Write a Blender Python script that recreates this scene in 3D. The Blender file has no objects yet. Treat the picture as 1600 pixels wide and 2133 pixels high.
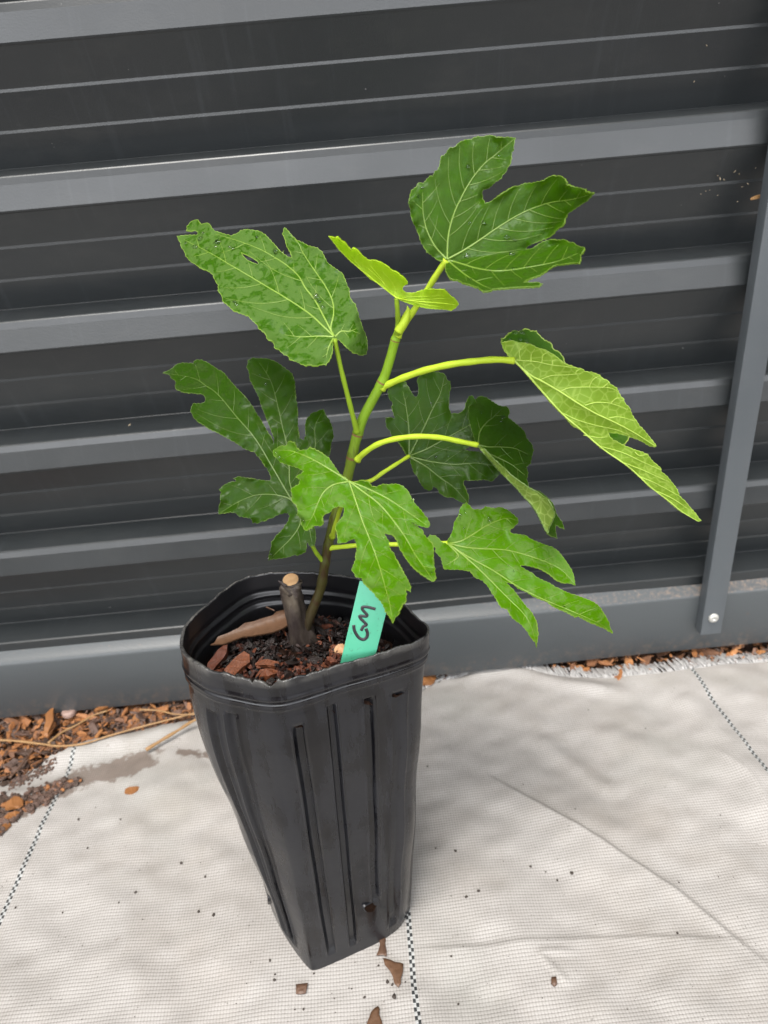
import bpy, math, random
import numpy as np
from mathutils import Vector, Matrix
from mathutils.geometry import delaunay_2d_cdt
from math import radians, sin, cos, pi, exp

# ---------------------------------------------------------------- camera
S = 0.52                      # metres per layout unit
G = -0.92                     # ground level, layout units below the lens
FPX = 1450.0
pitch, roll, yaw = 0.46781312, -0.08904423, 0.0149522
fw = np.array([sin(yaw), cos(yaw), 0]); rt = np.array([cos(yaw), -sin(yaw), 0]); up = np.array([0, 0, 1.])
f2 = fw*cos(pitch)-up*sin(pitch); u2 = up*cos(pitch)+fw*sin(pitch)
r3 = rt*cos(roll)+u2*sin(roll); u3 = -rt*sin(roll)+u2*cos(roll)
sc = bpy.context.scene
cam = bpy.data.cameras.new('camera'); co = bpy.data.objects.new('camera', cam); sc.collection.objects.link(co)
M = Matrix.Identity(4)
for i in range(3):
    M[i][0] = r3[i]; M[i][1] = u3[i]; M[i][2] = -f2[i]
M[2][3] = -G*S
co.matrix_world = M
cam.sensor_fit = 'VERTICAL'; cam.sensor_height = 36; cam.lens = FPX/2133*36
cam.clip_start = 0.01; cam.clip_end = 500
cam.dof.use_dof = True; cam.dof.focus_distance = 0.375; cam.dof.aperture_fstop = 11.0
sc.camera = co

# ---------------------------------------------------------------- light
BAND = 17.0
SUN_EL, SUN_AZ = 69, -22       # azimuth: 0 = straight behind the camera, minus = from the left
w = bpy.data.worlds.new('World'); sc.world = w; w.use_nodes = True
nt = w.node_tree; nt.nodes.clear()
sky = nt.nodes.new('ShaderNodeTexSky'); sky.sky_type = 'NISHITA'; sky.sun_disc = False
sky.sun_elevation = radians(SUN_EL); sky.sun_rotation = radians(180-SUN_AZ)
sky.dust_density = 5; sky.air_density = 1.0
hs = nt.nodes.new('ShaderNodeHueSaturation'); hs.inputs['Saturation'].default_value = 0.22
bg = nt.nodes.new('ShaderNodeBackground'); bg.inputs['Strength'].default_value = 0.037
ow = nt.nodes.new('ShaderNodeOutputWorld')
nt.links.new(sky.outputs[0], hs.inputs['Color']); tc = nt.nodes.new('ShaderNodeTexCoord'); sp_ = nt.nodes.new('ShaderNodeSeparateXYZ'); nt.links.new(tc.outputs['Generated'], sp_.inputs[0])
# bright open sky low behind the photographer, duller overcast elsewhere
def mrange(sock, a, b, c, d):
    m_ = nt.nodes.new('ShaderNodeMapRange'); m_.interpolation_type = 'SMOOTHSTEP'; nt.links.new(sock, m_.inputs['Value'])
    for k_, v_ in (('From Min', a), ('From Max', b), ('To Min', c), ('To Max', d)): m_.inputs[k_].default_value = v_
    return m_.outputs[0]
def mth(op, a, b):
    m_ = nt.nodes.new('ShaderNodeMath'); m_.operation = op
    for i_, v_ in enumerate((a, b)):
        if isinstance(v_, float): m_.inputs[i_].default_value = v_
        else: nt.links.new(v_, m_.inputs[i_])
    return m_.outputs[0]
band = mth('MULTIPLY', mrange(sp_.outputs['Y'], -.75, .1, 1., 0.), mrange(sp_.outputs['Z'], .30, .62, 1., 0.))
glow = mth('ADD', mth('MULTIPLY', band, BAND), 1.0)
vm = nt.nodes.new('ShaderNodeVectorMath'); vm.operation = 'SCALE'; nt.links.new(hs.outputs[0], vm.inputs[0]); nt.links.new(glow, vm.inputs['Scale'])
nt.links.new(vm.outputs[0], bg.inputs[0]); nt.links.new(bg.outputs[0], ow.inputs[0])
sl = bpy.data.lights.new('sun', 'SUN'); sl.energy = 2.3; sl.angle = radians(26); sl.color = (1, .96, .91)
so = bpy.data.objects.new('sun', sl); sc.collection.objects.link(so)
e, a = radians(SUN_EL), radians(SUN_AZ)
sd = Vector((sin(a)*cos(e), -cos(a)*cos(e), sin(e)))
so.rotation_euler = sd.to_track_quat('Z', 'Y').to_euler()
sc.view_settings.view_transform = 'Standard'; sc.view_settings.look = 'None'
sc.view_settings.exposure = 1.1; sc.view_settings.gamma = 1

# ---------------------------------------------------------------- helpers
rng = np.random.default_rng(7); random.seed(7)
def ray(px, py):
    px = np.asarray(px, float); py = np.asarray(py, float)
    d = (px[..., None]-800)/FPX*r3-(py[..., None]-1066.5)/FPX*u3+f2
    return d/d[..., 1:2]
def atY(px, py, Y): return ray(px, py)*np.asarray(Y)[..., None]
def atZ(px, py, z=G):
    r = ray(px, py); return r*(z/r[..., 2:3])
def W(v): return np.asarray(v)*S+np.array([0, 0, -G*S])
def crop(pts, ox, oy, s): return np.array([(ox+x/s, oy+y/s) for x, y in pts], float)

def tagp(o, label=None, cat=None, group=None, kind=None):
    for k, v in (('label', label), ('category', cat), ('group', group), ('kind', kind)):
        if v: o[k] = v
    return o
def empty(name, loc, **k):
    o = bpy.data.objects.new(name, None); sc.collection.objects.link(o); o.location = W(loc); o.empty_display_size = .02
    bpy.context.view_layer.update()
    return tagp(o, **k)
def build(name, V, F, mats, origin=None, parent=None, mi=None, smooth=True, attrs=None, **k):
    """V in layout units; origin in layout units"""
    V = W(V)
    o0 = W(origin) if origin is not None else V.mean(0)
    me = bpy.data.meshes.new(name)
    me.from_pydata((V-o0).tolist(), [], [list(map(int, f)) for f in F])
    for m in (mats if isinstance(mats, (list, tuple)) else [mats]): me.materials.append(m)
    if mi is not None: me.polygons.foreach_set('material_index', np.asarray(mi, np.int32))
    if smooth: me.polygons.foreach_set('use_smooth', np.ones(len(F), bool))
    if attrs:
        for an, av in attrs.items():
            at = me.attributes.new(an, 'FLOAT', 'POINT'); at.data.foreach_set('value', np.asarray(av, np.float32))
    me.update()
    o = bpy.data.objects.new(name, me); sc.collection.objects.link(o)
    o.location = o0
    if parent is not None:
        o.parent = parent
        o.location = Vector(o0)-parent.matrix_world.translation
    bpy.context.view_layer.update()
    return tagp(o, **k)
class MB:
    def __init__(s): s.V = []; s.F = []; s.mi = []; s.n = 0; s.att = []
    def add(s, V, F, m=0, att=0.0):
        V = np.asarray(V, float); s.V.append(V); F = np.asarray(F) if not isinstance(F, list) else F
        for f in F: s.F.append([int(i)+s.n for i in f]); s.mi.append(m)
        s.att.append(np.full(len(V), att) if np.isscalar(att) else np.asarray(att)); s.n += len(V)
    def build(s, name, mats, **k):
        return build(name, np.concatenate(s.V), s.F, mats, mi=s.mi, attrs={'tint': np.concatenate(s.att)}, **k)
def tube(P, R, n=10, cap=True, flat=1.0):
    P = np.asarray(P, float); R = np.broadcast_to(np.asarray(R, float), (len(P),))
    T = np.gradient(P, axis=0); T /= np.linalg.norm(T, axis=1)[:, None]+1e-12
    ref = np.array([0, -1., 0.3]); V = []
    for p, t, r in zip(P, T, R):
        a = np.cross(t, ref); a /= np.linalg.norm(a)+1e-12; b = np.cross(a, t)
        for k in range(n):
            q = 2*pi*k/n; V.append(p+r*(cos(q)*a+flat*sin(q)*b))
    F = []
    for i in range(len(P)-1):
        for k in range(n):
            F.append([i*n+k, i*n+(k+1) % n, (i+1)*n+(k+1) % n, (i+1)*n+k])
    if cap: F.append([k for k in range(n)][::-1]); F.append([(len(P)-1)*n+k for k in range(n)])
    return np.array(V), F
def spline(P, n):
    """Catmull-Rom through P (any dims), n samples per span"""
    P = np.asarray(P, float)
    if len(P) == 2: return P[0]+(P[1]-P[0])*np.linspace(0, 1, n+1)[:, None]
    Q = np.vstack([2*P[0]-P[1], P, 2*P[-1]-P[-2]]); out = []
    for i in range(1, len(Q)-2):
        for t in np.arange(n)/n:
            out.append(.5*((2*Q[i])+(-Q[i-1]+Q[i+1])*t+(2*Q[i-1]-5*Q[i]+4*Q[i+1]-Q[i+2])*t*t+(-Q[i-1]+3*Q[i]-3*Q[i+1]+Q[i+2])*t**3))
    out.append(P[-1]); return np.array(out)
def segdist(px, py, line):
    """distance of many points to a polyline; returns distance and param 0..1"""
    best = np.full(px.shape, 1e9); bt = np.zeros(px.shape); n = len(line)-1
    for i in range(n):
        a, b = line[i], line[i+1]; d = b-a; L = (d**2).sum()+1e-9
        t = np.clip(((px-a[0])*d[0]+(py-a[1])*d[1])/L, 0, 1)
        q = np.hypot(px-a[0]-t*d[0], py-a[1]-t*d[1]); m = q < best
        best = np.where(m, q, best); bt = np.where(m, (i+t)/n, bt)
    return best, bt
def inside(px, py, poly):
    r = np.zeros(np.shape(px), bool); n = len(poly); j = n-1
    for i in range(n):
        xi, yi = poly[i]; xj, yj = poly[j]
        if yi != yj: r ^= ((yi > py) != (yj > py)) & (px < (xj-xi)*(py-yi)/(yj-yi)+xi)
        j = i
    return r
def wav(x, y, seed, L, n=6):
    g = np.random.default_rng(seed); out = 0
    for i in range(n):
        th = g.uniform(0, 2*pi); k = 2*pi/(L*g.uniform(.6, 1.6)); out = out+np.sin(k*(x*cos(th)+y*sin(th))+g.uniform(0, 6.28))
    return out/n**.5

# ---------------------------------------------------------------- materials
def mat(name):
    m = bpy.data.materials.new(name); m.use_nodes = True; t = m.node_tree; t.nodes.clear()
    o = t.nodes.new('ShaderNodeOutputMaterial'); b = t.nodes.new('ShaderNodeBsdfPrincipled'); t.links.new(b.outputs[0], o.inputs[0])
    return m, t, b, o
class N:
    def __init__(s, t): s.t = t
    def new(s, ty, ins=None, **at):
        n = s.t.nodes.new('ShaderNode'+ty)
        for k, v in at.items(): setattr(n, k, v)
        for k, v in (ins or {}).items(): s.set(n.inputs[k], v)
        return n
    def set(s, i, v):
        if isinstance(v, bpy.types.NodeSocket): s.t.links.new(v, i)
        else: i.default_value = v
    def coord(s): return s.new('TexCoord').outputs['Object']
    def mapping(s, v, scale): return s.new('Mapping', {'Vector': v, 'Scale': scale}).outputs[0]
    def noise(s, v, scale, detail=3, rough=.5, dist=0): return s.new('TexNoise', {'Vector': v, 'Scale': scale, 'Detail': detail, 'Roughness': rough, 'Distortion': dist}).outputs['Fac']
    def ramp(s, f, a, b, va=0., vb=1.):
        return s.new('MapRange', {'Value': f, 'From Min': a, 'From Max': b, 'To Min': va, 'To Max': vb}).outputs[0]
    def mix(s, f, a, b, blend='MIX'):
        n = s.t.nodes.new('ShaderNodeMix'); n.data_type = 'RGBA'; n.blend_type = blend
        s.set(n.inputs[0], f); s.set(n.inputs[6], a); s.set(n.inputs[7], b); return n.outputs[2]
    def math(s, op, a, b=0., c=None):
        n = s.t.nodes.new('ShaderNodeMath'); n.operation = op; s.set(n.inputs[0], a); s.set(n.inputs[1], b)
        if c is not None: s.set(n.inputs[2], c)
        return n.outputs[0]
    def bump(s, h, strength, dist=.001, nrm=None):
        i = {'Height': h, 'Strength': strength, 'Distance': dist}
        if nrm is not None: i['Normal'] = nrm
        return s.new('Bump', i).outputs[0]
def c4(r, g, b): return (r, g, b, 1)

def leaf_mats(name, deep, film, wet, under, vein, veinu, scale=1.0, trans=.25):
    """top side: glossy deep green with a duller film broken into patches; underside: paler"""
    m, t, b, o = mat(name+' top'); n = N(t); c = n.coord()
    n1 = n.noise(c, 185*scale, 5, .66, .9); n2 = n.noise(c, 60*scale, 2, .5)
    v = n.math('ADD', n1, n.math('MULTIPLY', n2, .12*1.6))
    f = n.ramp(v, wet+.024, wet+.052)
    fine = n.noise(c, 1500, 2)
    filmc = n.mix(fine, film, [x*.82 for x in film[:3]]+[1]); deepc = n.mix(n.noise(c, 40, 2), deep, [x*1.35 for x in deep[:3]]+[1])
    col = n.mix(f, filmc, deepc)
    net = n.new('TexVoronoi', {'Vector': c, 'Scale': 330.}, feature='DISTANCE_TO_EDGE').outputs['Distance']
    netf = n.ramp(net, 0.0, .06, .10, 0.)
    col = n.mix(netf, col, vein)
    n.set(b.inputs['Base Color'], col); n.set(b.inputs['Roughness'], n.ramp(f, 0, 1, .62, .34)); b.inputs['Specular IOR Level'].default_value = .13
    bm = n.bump(net, .2, .0005); bm = n.bump(fine, .25, .0002, bm); n.set(b.inputs['Normal'], bm)
    tr = n.new('BsdfTranslucent', {'Color': c4(min(deep[0]*5+.18, .60), min(deep[1]*4+.32, .92), .012)})
    mx = n.new('MixShader', {0: trans, 1: b.outputs[0], 2: tr.outputs[0]}); t.links.new(mx.outputs[0], o.inputs[0])
    m2, t, b, o = mat(name+' underside'); n = N(t); c = n.coord()
    net = n.new('TexVoronoi', {'Vector': c, 'Scale': 230.}, feature='DISTANCE_TO_EDGE').outputs['Distance']
    col = n.mix(n.ramp(net, 0.0, .09, .65, 0.), under, veinu)
    n.set(b.inputs['Base Color'], col); b.inputs['Roughness'].default_value = .6
    n.set(b.inputs['Normal'], n.bump(net, -.5, .0008))
    tr = n.new('BsdfTranslucent', {'Color': c4(min(deep[0]*5+.18, .60), min(deep[1]*4+.32, .92), .012)})
    mx = n.new('MixShader', {0: trans, 1: b.outputs[0], 2: tr.outputs[0]}); t.links.new(mx.outputs[0], o.inputs[0])
    m3, t, b, o = mat(name+' vein'); b.inputs['Base Color'].default_value = vein; b.inputs['Roughness'].default_value = .4
    m4, t, b, o = mat(name+' vein underside'); b.inputs['Base Color'].default_value = veinu; b.inputs['Roughness'].default_value = .5
    return [m, m2, m3, m4]
VE = c4(0.2160, 0.3024, 0.0432); VU = c4(0.2880, 0.3744, 0.0936)
LM_mid = leaf_mats('leaf mid green', c4(.022, .068, .001), c4(.066, .132, .021), .60, c4(.17, .27, .014), c4(.17, .27, .03), VU)
LM_bright = leaf_mats('leaf bright green', c4(.044, .118, .001), c4(.080, .160, .018), .545, c4(.17, .27, .014), c4(.14, .23, .02), VU)
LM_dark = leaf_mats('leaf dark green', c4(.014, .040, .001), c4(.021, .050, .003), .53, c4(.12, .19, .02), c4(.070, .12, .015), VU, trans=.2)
LM_top = leaf_mats('leaf smooth dark green', c4(.023, .064, .001), c4(.030, .073, .003), .57, c4(.19, .30, .014), c4(.12, .20, .02), VU)
LM_young = leaf_mats('young leaf', c4(.086, .19, .002), c4(.11, .22, .006), .5, c4(.31, .48, .003), c4(.30, .44, .01), c4(.38, .54, .015), trans=.5)
LM_under = leaf_mats('hanging leaf', c4(.028, .085, .003), c4(.05, .11, .015), .6, c4(.165, .28, .010), VE, c4(.34, .47, .07), trans=.35)
def simple(name, col, rough=.5, **k):
    m, t, b, o = mat(name); b.inputs['Base Color'].default_value = col; b.inputs['Roughness'].default_value = rough
    for kk, v in k.items(): b.inputs[kk.replace('_', ' ')].default_value = v
    return m
def fence_mat(lo=c4(.0135, .0158, .0170), hi=c4(.0185, .0213, .0226), nm='slate grey powder coat'):
    m, t, b, o = mat(nm); n = N(t); c = n.coord()
    big = n.noise(c, 3, 3); col = n.mix(big, lo, hi)
    sp = n.noise(c, 240, 1); spot = n.ramp(sp, .825, .85)
    col = n.mix(spot, col, c4(.25, .25, .24))
    dust = n.ramp(n.noise(n.mapping(c, (1, 1, 2.2)), 26, 5, .7),   .5, .80, 0., .05); col = n.mix(dust, col, c4(.15, .14, .125))
    run = n.ramp(n.noise(n.mapping(c, (14, 1, .9)), 9, 3, .6), .58, .75, 0., .22); col = n.mix(run, col, c4(.045, .05, .055))
    n.set(b.inputs['Base Color'], col)
    g = n.noise(c, 900, 2, .5); n.set(b.inputs['Normal'], n.bump(g, .26, .0003))
    n.set(b.inputs['Roughness'], n.ramp(n.noise(c, 8, 3), .3, .7, .30, .42)); b.inputs['Specular IOR Level'].default_value = .52
    return m
FEN = fence_mat(); POSTM = fence_mat(c4(.054, .061, .067), c4(.062, .070, .076), 'slate grey powder coat lit copy')  # post: same coat made lighter, ground reflection put into its colour
def rail_mat():
    m, t, b, o = mat('slate grey powder coat with sandy dirt'); n = N(t); c = n.coord(); geo = n.new('NewGeometry')
    col = n.mix(n.noise(c, 3, 3), c4(.046, .052, .055), c4(.055, .061, .064))
    sx = n.new('SeparateXYZ', {'Vector': geo.outputs['Position']}); nz = n.new('SeparateXYZ', {'Vector': geo.outputs['True Normal']}).outputs['Z']
    zz = sx.outputs['Z']; xx = sx.outputs['X']
    dn = n.noise(c, 260, 5, .75); dn2 = n.noise(c, 9, 2)
    led = n.ramp(nz, .3, .6)
    right = n.ramp(xx, .05, .32)
    # sandy dirt lies on the ledge, thickest beside the post
    d = n.math('ADD', n.math('MULTIPLY', dn, 1.0), n.math('ADD', n.math('MULTIPLY', right, .14), n.math('MULTIPLY', dn2, .16)))
    f = n.math('MULTIPLY', n.math('MULTIPLY', n.ramp(d, .69, .86), led), .65)
    dirt = n.mix(n.noise(c, 300, 2), c4(.24, .17, .12), c4(.13, .09, .07))
    col = n.mix(f, col, dirt)
    spl = n.math('MULTIPLY', n.ramp(zz, .012, .035, 1., 0.), n.ramp(n.noise(c, 190, 4, .7), .50, .66)); col = n.mix(n.math('MULTIPLY', spl, .5), col, c4(.16, .12, .09)); sp = n.ramp(n.noise(c, 110, 2), .735, .77); col = n.mix(n.math('MULTIPLY', sp, .6), col, c4(.09, .06, .045))
    n.set(b.inputs['Base Color'], col); n.set(b.inputs['Normal'], n.bump(n.noise(c, 750, 2, .6), .4, .0004))
    n.set(b.inputs['Roughness'], n.math('ADD', .4, n.math('MULTIPLY', f, .4)))
    return m
RAIL = rail_mat()

# weed mat --------------------------------------------------------
STX = [-.5835, -.0075, .577]           # layout X of the black checked stripes
def weed_mat():
    m, t, b, o = mat('woven white weed mat'); n = N(t)
    geo = n.new('NewGeometry'); pos = geo.outputs['Position']
    wob = n.noise(pos, 9, 2); wob2 = n.noise(pos, 7.3, 2)
    s = n.new('SeparateXYZ', {'Vector': pos}); x = s.outputs['X']; y = s.outputs['Y']
    x2 = n.math('ADD', x, n.math('MULTIPLY', wob, .006)); y2 = n.math('ADD', y, n.math('MULTIPLY', wob2, .006))
    px, py = .00205, .0023
    hx = n.math('ABSOLUTE', n.math('SINE', n.math('MULTIPLY', x2, pi/px))); hy = n.math('ABSOLUTE', n.math('SINE', n.math('MULTIPLY', y2, pi/py)))
    chk = n.math('SINE', n.math('ADD', n.math('MULTIPLY', x2, pi/px), n.math('MULTIPLY', y2, pi/py)))
    h = n.math('ADD', n.math('MULTIPLY', n.math('POWER', hx, .6), .8), n.math('MULTIPLY', n.math('POWER', hy, .5), 1.2))
    f = n.ramp(h, .5, 1.75)
    cl = n.noise(pos, 14, 4, .6); pt = n.noise(pos, 700, 2)
    rows = n.noise(n.mapping(pos, (9, 560, 1)), 1, 2)
    base = n.mix(cl, c4(.295, .279, .259), c4(.352, .335, .317))
    low = n.mix(cl, c4(0.1296, 0.1171, 0.1072), c4(0.1767, 0.1614, 0.1512))
    col = n.mix(f, low, base)
    col = n.mix(n.ramp(pt, .3, .75, .0, .35), col, c4(0.3968, 0.3782, 0.3627))
    col = n.mix(n.ramp(rows, .58, .75, 0., .14), col, c4(0.1860, 0.1736, 0.1550))
    # greenish and dusty weathering patches
    gz = n.ramp(n.noise(pos, 5.5, 3, .55), .52, .72, 0., .35)
    col = n.mix(gz, col, c4(0.2046, 0.2139, 0.1860))
    bz = n.ramp(n.noise(pos, 8.5, 5, .68), .47, .70, 0., .32); col = n.mix(bz, col, c4(0.2108, 0.1798, 0.1457))
    # small peppering of grime
    pep = n.ramp(n.noise(pos, 420, 2, .6), .70, .76, 0., .7); pepm = n.ramp(n.noise(pos, 12, 2), .42, .6)
    col = n.mix(n.math('MULTIPLY', pep, pepm), col, c4(0.0620, 0.0558, 0.0434))
    # soil washed in a band near the fence: polyline mask kept as a mesh attribute
    dm = n.new('Attribute', attribute_name='dirt').outputs['Fac']
    dn = n.noise(pos, 120, 4, .65); dn3 = n.noise(pos, 30, 3)
    df = n.ramp(n.math('ADD', dm, n.math('ADD', n.math('MULTIPLY', n.math('SUBTRACT', dn, .5), 1.5), n.math('MULTIPLY', n.math('SUBTRACT', dn3, .5), 1.0))), .46, .70, 0., .85)
    col = n.mix(df, col, n.mix(dn, c4(0.0806, 0.0620, 0.0496), c4(0.1550, 0.1178, 0.0961)))
    # black and white checked stripe tapes
    for k, X in enumerate(STX):
        dx = n.math('SUBTRACT', n.math('ADD', x, n.math('MULTIPLY', n.math('SUBTRACT', wob, .5), .008)), X*S)
        cw = .00185; ch = .0020
        inw = n.math('LESS_THAN', n.math('ABSOLUTE', dx), cw)
        side = n.math('LESS_THAN', dx, 0.)
        fr = n.math('FRACT', n.math('DIVIDE', y, 2*ch*1.25))
        top = n.math('LESS_THAN', fr, .5)
        ck = n.math('ABSOLUTE', n.math('SUBTRACT', side, top))
        ff = n.math('MULTIPLY', inw, ck)
        wf = n.math('MULTIPLY', inw, n.math('SUBTRACT', 1., ck))
        fade = n.ramp(n.noise(pos, 160, 2), .3, .5, .75, 1.) if k != 1 else .96
        col = n.mix(n.math('MULTIPLY', wf, .5), col, c4(0.3844, 0.4092, 0.4092))
        col = n.mix(n.math('MULTIPLY', ff, fade), col, c4(0.0112, 0.0136, 0.0149))
    n.set(b.inputs['Base Color'], col)
    n.set(b.inputs['Normal'], n.bump(n.math('ADD', h, n.math('MULTIPLY', rows, .2)), .40, .0004))
    b.inputs['Roughness'].default_value = .58; b.inputs['Specular IOR Level'].default_value = .35
    return m
MATM = weed_mat()
FRAY = simple('frayed white tape', c4(0.4752, 0.4608, 0.4464), .5)

def wood(name, cols, bumpd=.0008, rough=.65, sc_=1.0):
    """chips: tint attribute picks the colour, fibrous streaks"""
    m, t, b, o = mat(name); n = N(t); c = n.coord()
    ti = n.new('Attribute', attribute_name='tint').outputs['Fac']
    cr = t.nodes.new('ShaderNodeValToRGB'); n.set(cr.inputs[0], ti)
    el = cr.color_ramp.elements
    for i, (p, cc) in enumerate(cols):
        ee = el[i] if i < 2 else el.new(p)
        ee.position = p; ee.color = cc
    st = n.noise(n.mapping(c, (1, 1, .4)), 520*sc_, 4, .7, 1.5)
    col = n.mix(n.ramp(st, .35, .65, 0., .75), cr.outputs[0], n.mix(.6, cr.outputs[0], c4(.01, .006, .005)))
    n.set(b.inputs['Base Color'], col); n.set(b.inputs['Normal'], n.bump(st, .8, bumpd)); n.set(b.inputs['Roughness'], n.ramp(st, .3, .7, rough-.2, rough+.15))
    return m
MULCH = wood('fresh orange wood mulch', [(0, c4(0.0540, 0.0315, 0.0198)), (1, c4(0.4140, 0.1800, 0.0585)), (.3, c4(0.1350, 0.0810, 0.0612)), (.55, c4(0.2340, 0.0990, 0.0405)), (.8, c4(0.3600, 0.1440, 0.0450))])
BARK = wood('wet red brown bark', [(0, c4(0.0043, 0.0029, 0.0022)), (1, c4(0.2016, 0.0684, 0.0288)), (.35, c4(0.0158, 0.0065, 0.0050)), (.65, c4(0.0864, 0.0230, 0.0115)), (.85, c4(0.1728, 0.0468, 0.0187))], rough=.5, bumpd=.0022, sc_=.5)
def soil_mat(name, a, bcol, s):
    m, t, b, o = mat(name); n = N(t); c = n.coord(); v = n.noise(c, s, 5, .7)
    n.set(b.inputs['Base Color'], n.mix(v, a, bcol)); n.set(b.inputs['Normal'], n.bump(v, 1., .004)); b.inputs['Roughness'].default_value = .9; b.inputs['Specular IOR Level'].default_value = .05
    return m
SOIL = soil_mat('dark garden soil', c4(.03, .018, .012), c4(.12, .075, .055), 160)
PEAT = soil_mat('wet potting soil', c4(.006, .004, .003), c4(.035, .018, .012), 220)

def pot_mat():
    m, t, b, o = mat('thin black polythene'); n = N(t); c = n.coord()
    st = n.noise(n.mapping(c, (1, 1, .10)), 85, 5, .62, .35)      # long dried water streaks
    sm = n.noise(c, 38, 3, .55, .4)
    v = n.math('ADD', n.math('MULTIPLY', st, .6), n.math('MULTIPLY', sm, .4))
    f = n.ramp(v, .465, .57)
    sp = n.ramp(n.noise(c, 380, 2), .735, .76); dust = n.noise(c, 900, 3)
    col = n.mix(f, n.mix(dust, c4(.006, .0063, .008), c4(.012, .0125, .015)), c4(0.003, 0.003, 0.004))
    col = n.mix(n.math('MULTIPLY', sp, .18), col, c4(0.0864, 0.0720, 0.0612))
    zz = n.new('SeparateXYZ', {'Vector': n.new('NewGeometry').outputs['Position']}).outputs['Z']
    col = n.mix(n.math('MULTIPLY', n.ramp(zz, .2455, .2500), n.ramp(n.noise(c, 120, 3), .35, .6, .1, .8)), col, c4(0.0936, 0.0900, 0.0828))
    n.set(b.inputs['Base Color'], col)
    n.set(b.inputs['Roughness'], n.ramp(f, 0, 1, .36, .16)); b.inputs['Specular IOR Level'].default_value = .42
    wr = n.noise(c, 45, 3, .5); n.set(b.inputs['Normal'], n.bump(n.noise(c, 500, 2), .12, .0003, n.bump(wr, .25, .002)))
    return m
POT = pot_mat(); POTIN = simple('glossy black inside of pot', c4(.006, .006, .007), .30)
def stem_mat():
    m, t, b, o = mat('fig stem green to brown'); n = N(t); c = n.coord()
    ti = n.new('Attribute', attribute_name='tint').outputs['Fac']
    cr = t.nodes.new('ShaderNodeValToRGB'); n.set(cr.inputs[0], ti); el = cr.color_ramp.elements
    el[0].position = 0; el[0].color = c4(.030, .024, .018); el[1].position = 1; el[1].color = c4(.15, .26, .012)
    for p, cc in ((.16, c4(.034, .026, .010)), (.33, c4(.042, .040, .008)), (.5, c4(.085, .115, .010)), (.75, c4(.125, .215, .012))):
        q = el.new(p); q.color = cc
    v = n.noise(n.mapping(c, (1, 1, .4)), 260, 4, .65); fade = n.ramp(ti, .35, .8, 1., .12)
    col = n.mix(n.math('MULTIPLY', n.ramp(v, .5, .62, 0., .8), fade), cr.outputs[0], c4(.030, .014, .007))
    n.set(b.inputs['Base Color'], col); b.inputs['Roughness'].default_value = .5; b.inputs['Specular IOR Level'].default_value = .2; n.set(b.inputs['Normal'], n.bump(v, .3, .0006))
    return m
STEM = stem_mat()
PET = simple('petiole yellow green', c4(.30, .40, .022), .5, Specular_IOR_Level=.2)
PETB = simple('petiole deep green', c4(.17, .26, .014), .5, Specular_IOR_Level=.2)
SCAR = simple('brown node scar', c4(.13, .06, .02), .8)
def stump_mat():
    m, t, b, o = mat('grey weathered cutting bark'); n = N(t); c = n.coord()
    v = n.noise(n.mapping(c, (1, 1, .35)), 150, 5, .7, .5); z = n.new('SeparateXYZ', {'Vector': c}).outputs['Z']
    col = n.mix(n.ramp(v, .35, .65), c4(.016, .009, .009), c4(.085, .068, .048))
    col = n.mix(n.ramp(z, .022, .045, .6, 0.), col, c4(.014, .008, .008))
    n.set(b.inputs['Base Color'], col); b.inputs['Roughness'].default_value = .55; n.set(b.inputs['Normal'], n.bump(v, .8, .0015))
    return m
STUMP = stump_mat()
def cut_mat():
    m, t, b, o = mat('cut wood'); n = N(t); c = n.coord(); v = n.noise(c, 350, 4, .6)
    n.set(b.inputs['Base Color'], n.mix(v, c4(.38, .25, .12), c4(.22, .11, .045))); b.inputs['Roughness'].default_value = .7
    return m
CUT = cut_mat()
def tag_mat():
    m, t, b, o = mat('turquoise plastic'); n = N(t); c = n.coord()
    v = n.noise(c, 90, 4, .6); sp = n.ramp(n.noise(c, 430, 2, .6), .64, .70, 0., .7); z = n.new('SeparateXYZ', {'Vector': c}).outputs['Z']
    col = n.mix(v, c4(.035, .27, .155), c4(.085, .33, .215)); col = n.mix(n.ramp(z, 0., .035, 0., .5), col, c4(.13, .38, .285))
    col = n.mix(n.math('MULTIPLY', sp, n.ramp(z, -.01, .03, 1., .3)), col, c4(.05, .16, .10))
    n.set(b.inputs['Base Color'], col); b.inputs['Roughness'].default_value = .38
    return m
TAG = tag_mat(); INK = simple('black marker ink', c4(.018, .016, .020), .35)
GALV = simple('zinc rivet', c4(0.3960, 0.3888, 0.3600), .42, Metallic=.35)
WATER = simple('clear water', c4(1, 1, 1), .02, Transmission_Weight=1.0, IOR=1.33)
def drymat(name, a, bb):
    m, t, b, o = mat(name); n = N(t); c = n.coord(); v = n.noise(c, 240, 4, .65)
    n.set(b.inputs['Base Color'], n.mix(v, a, bb)); b.inputs['Roughness'].default_value = .5; n.set(b.inputs['Normal'], n.bump(v, .5, .001))
    return m
DRY = drymat('dry brown leaf', c4(0.1440, 0.0756, 0.0396), c4(0.0612, 0.0288, 0.0144)); FLAKE = drymat('brown bark flake', c4(0.1224, 0.0684, 0.0396), c4(0.0648, 0.0324, 0.0216))
TWIG = drymat('dry straw twig', c4(0.3024, 0.1728, 0.0648), c4(0.1728, 0.0936, 0.0360)); CHIPO = drymat('orange wood chip', c4(0.2592, 0.1089, 0.0311), c4(0.1555, 0.0596, 0.0181))
CRUMB = simple('dark crumb', c4(.035, .026, .02), .8)

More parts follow.
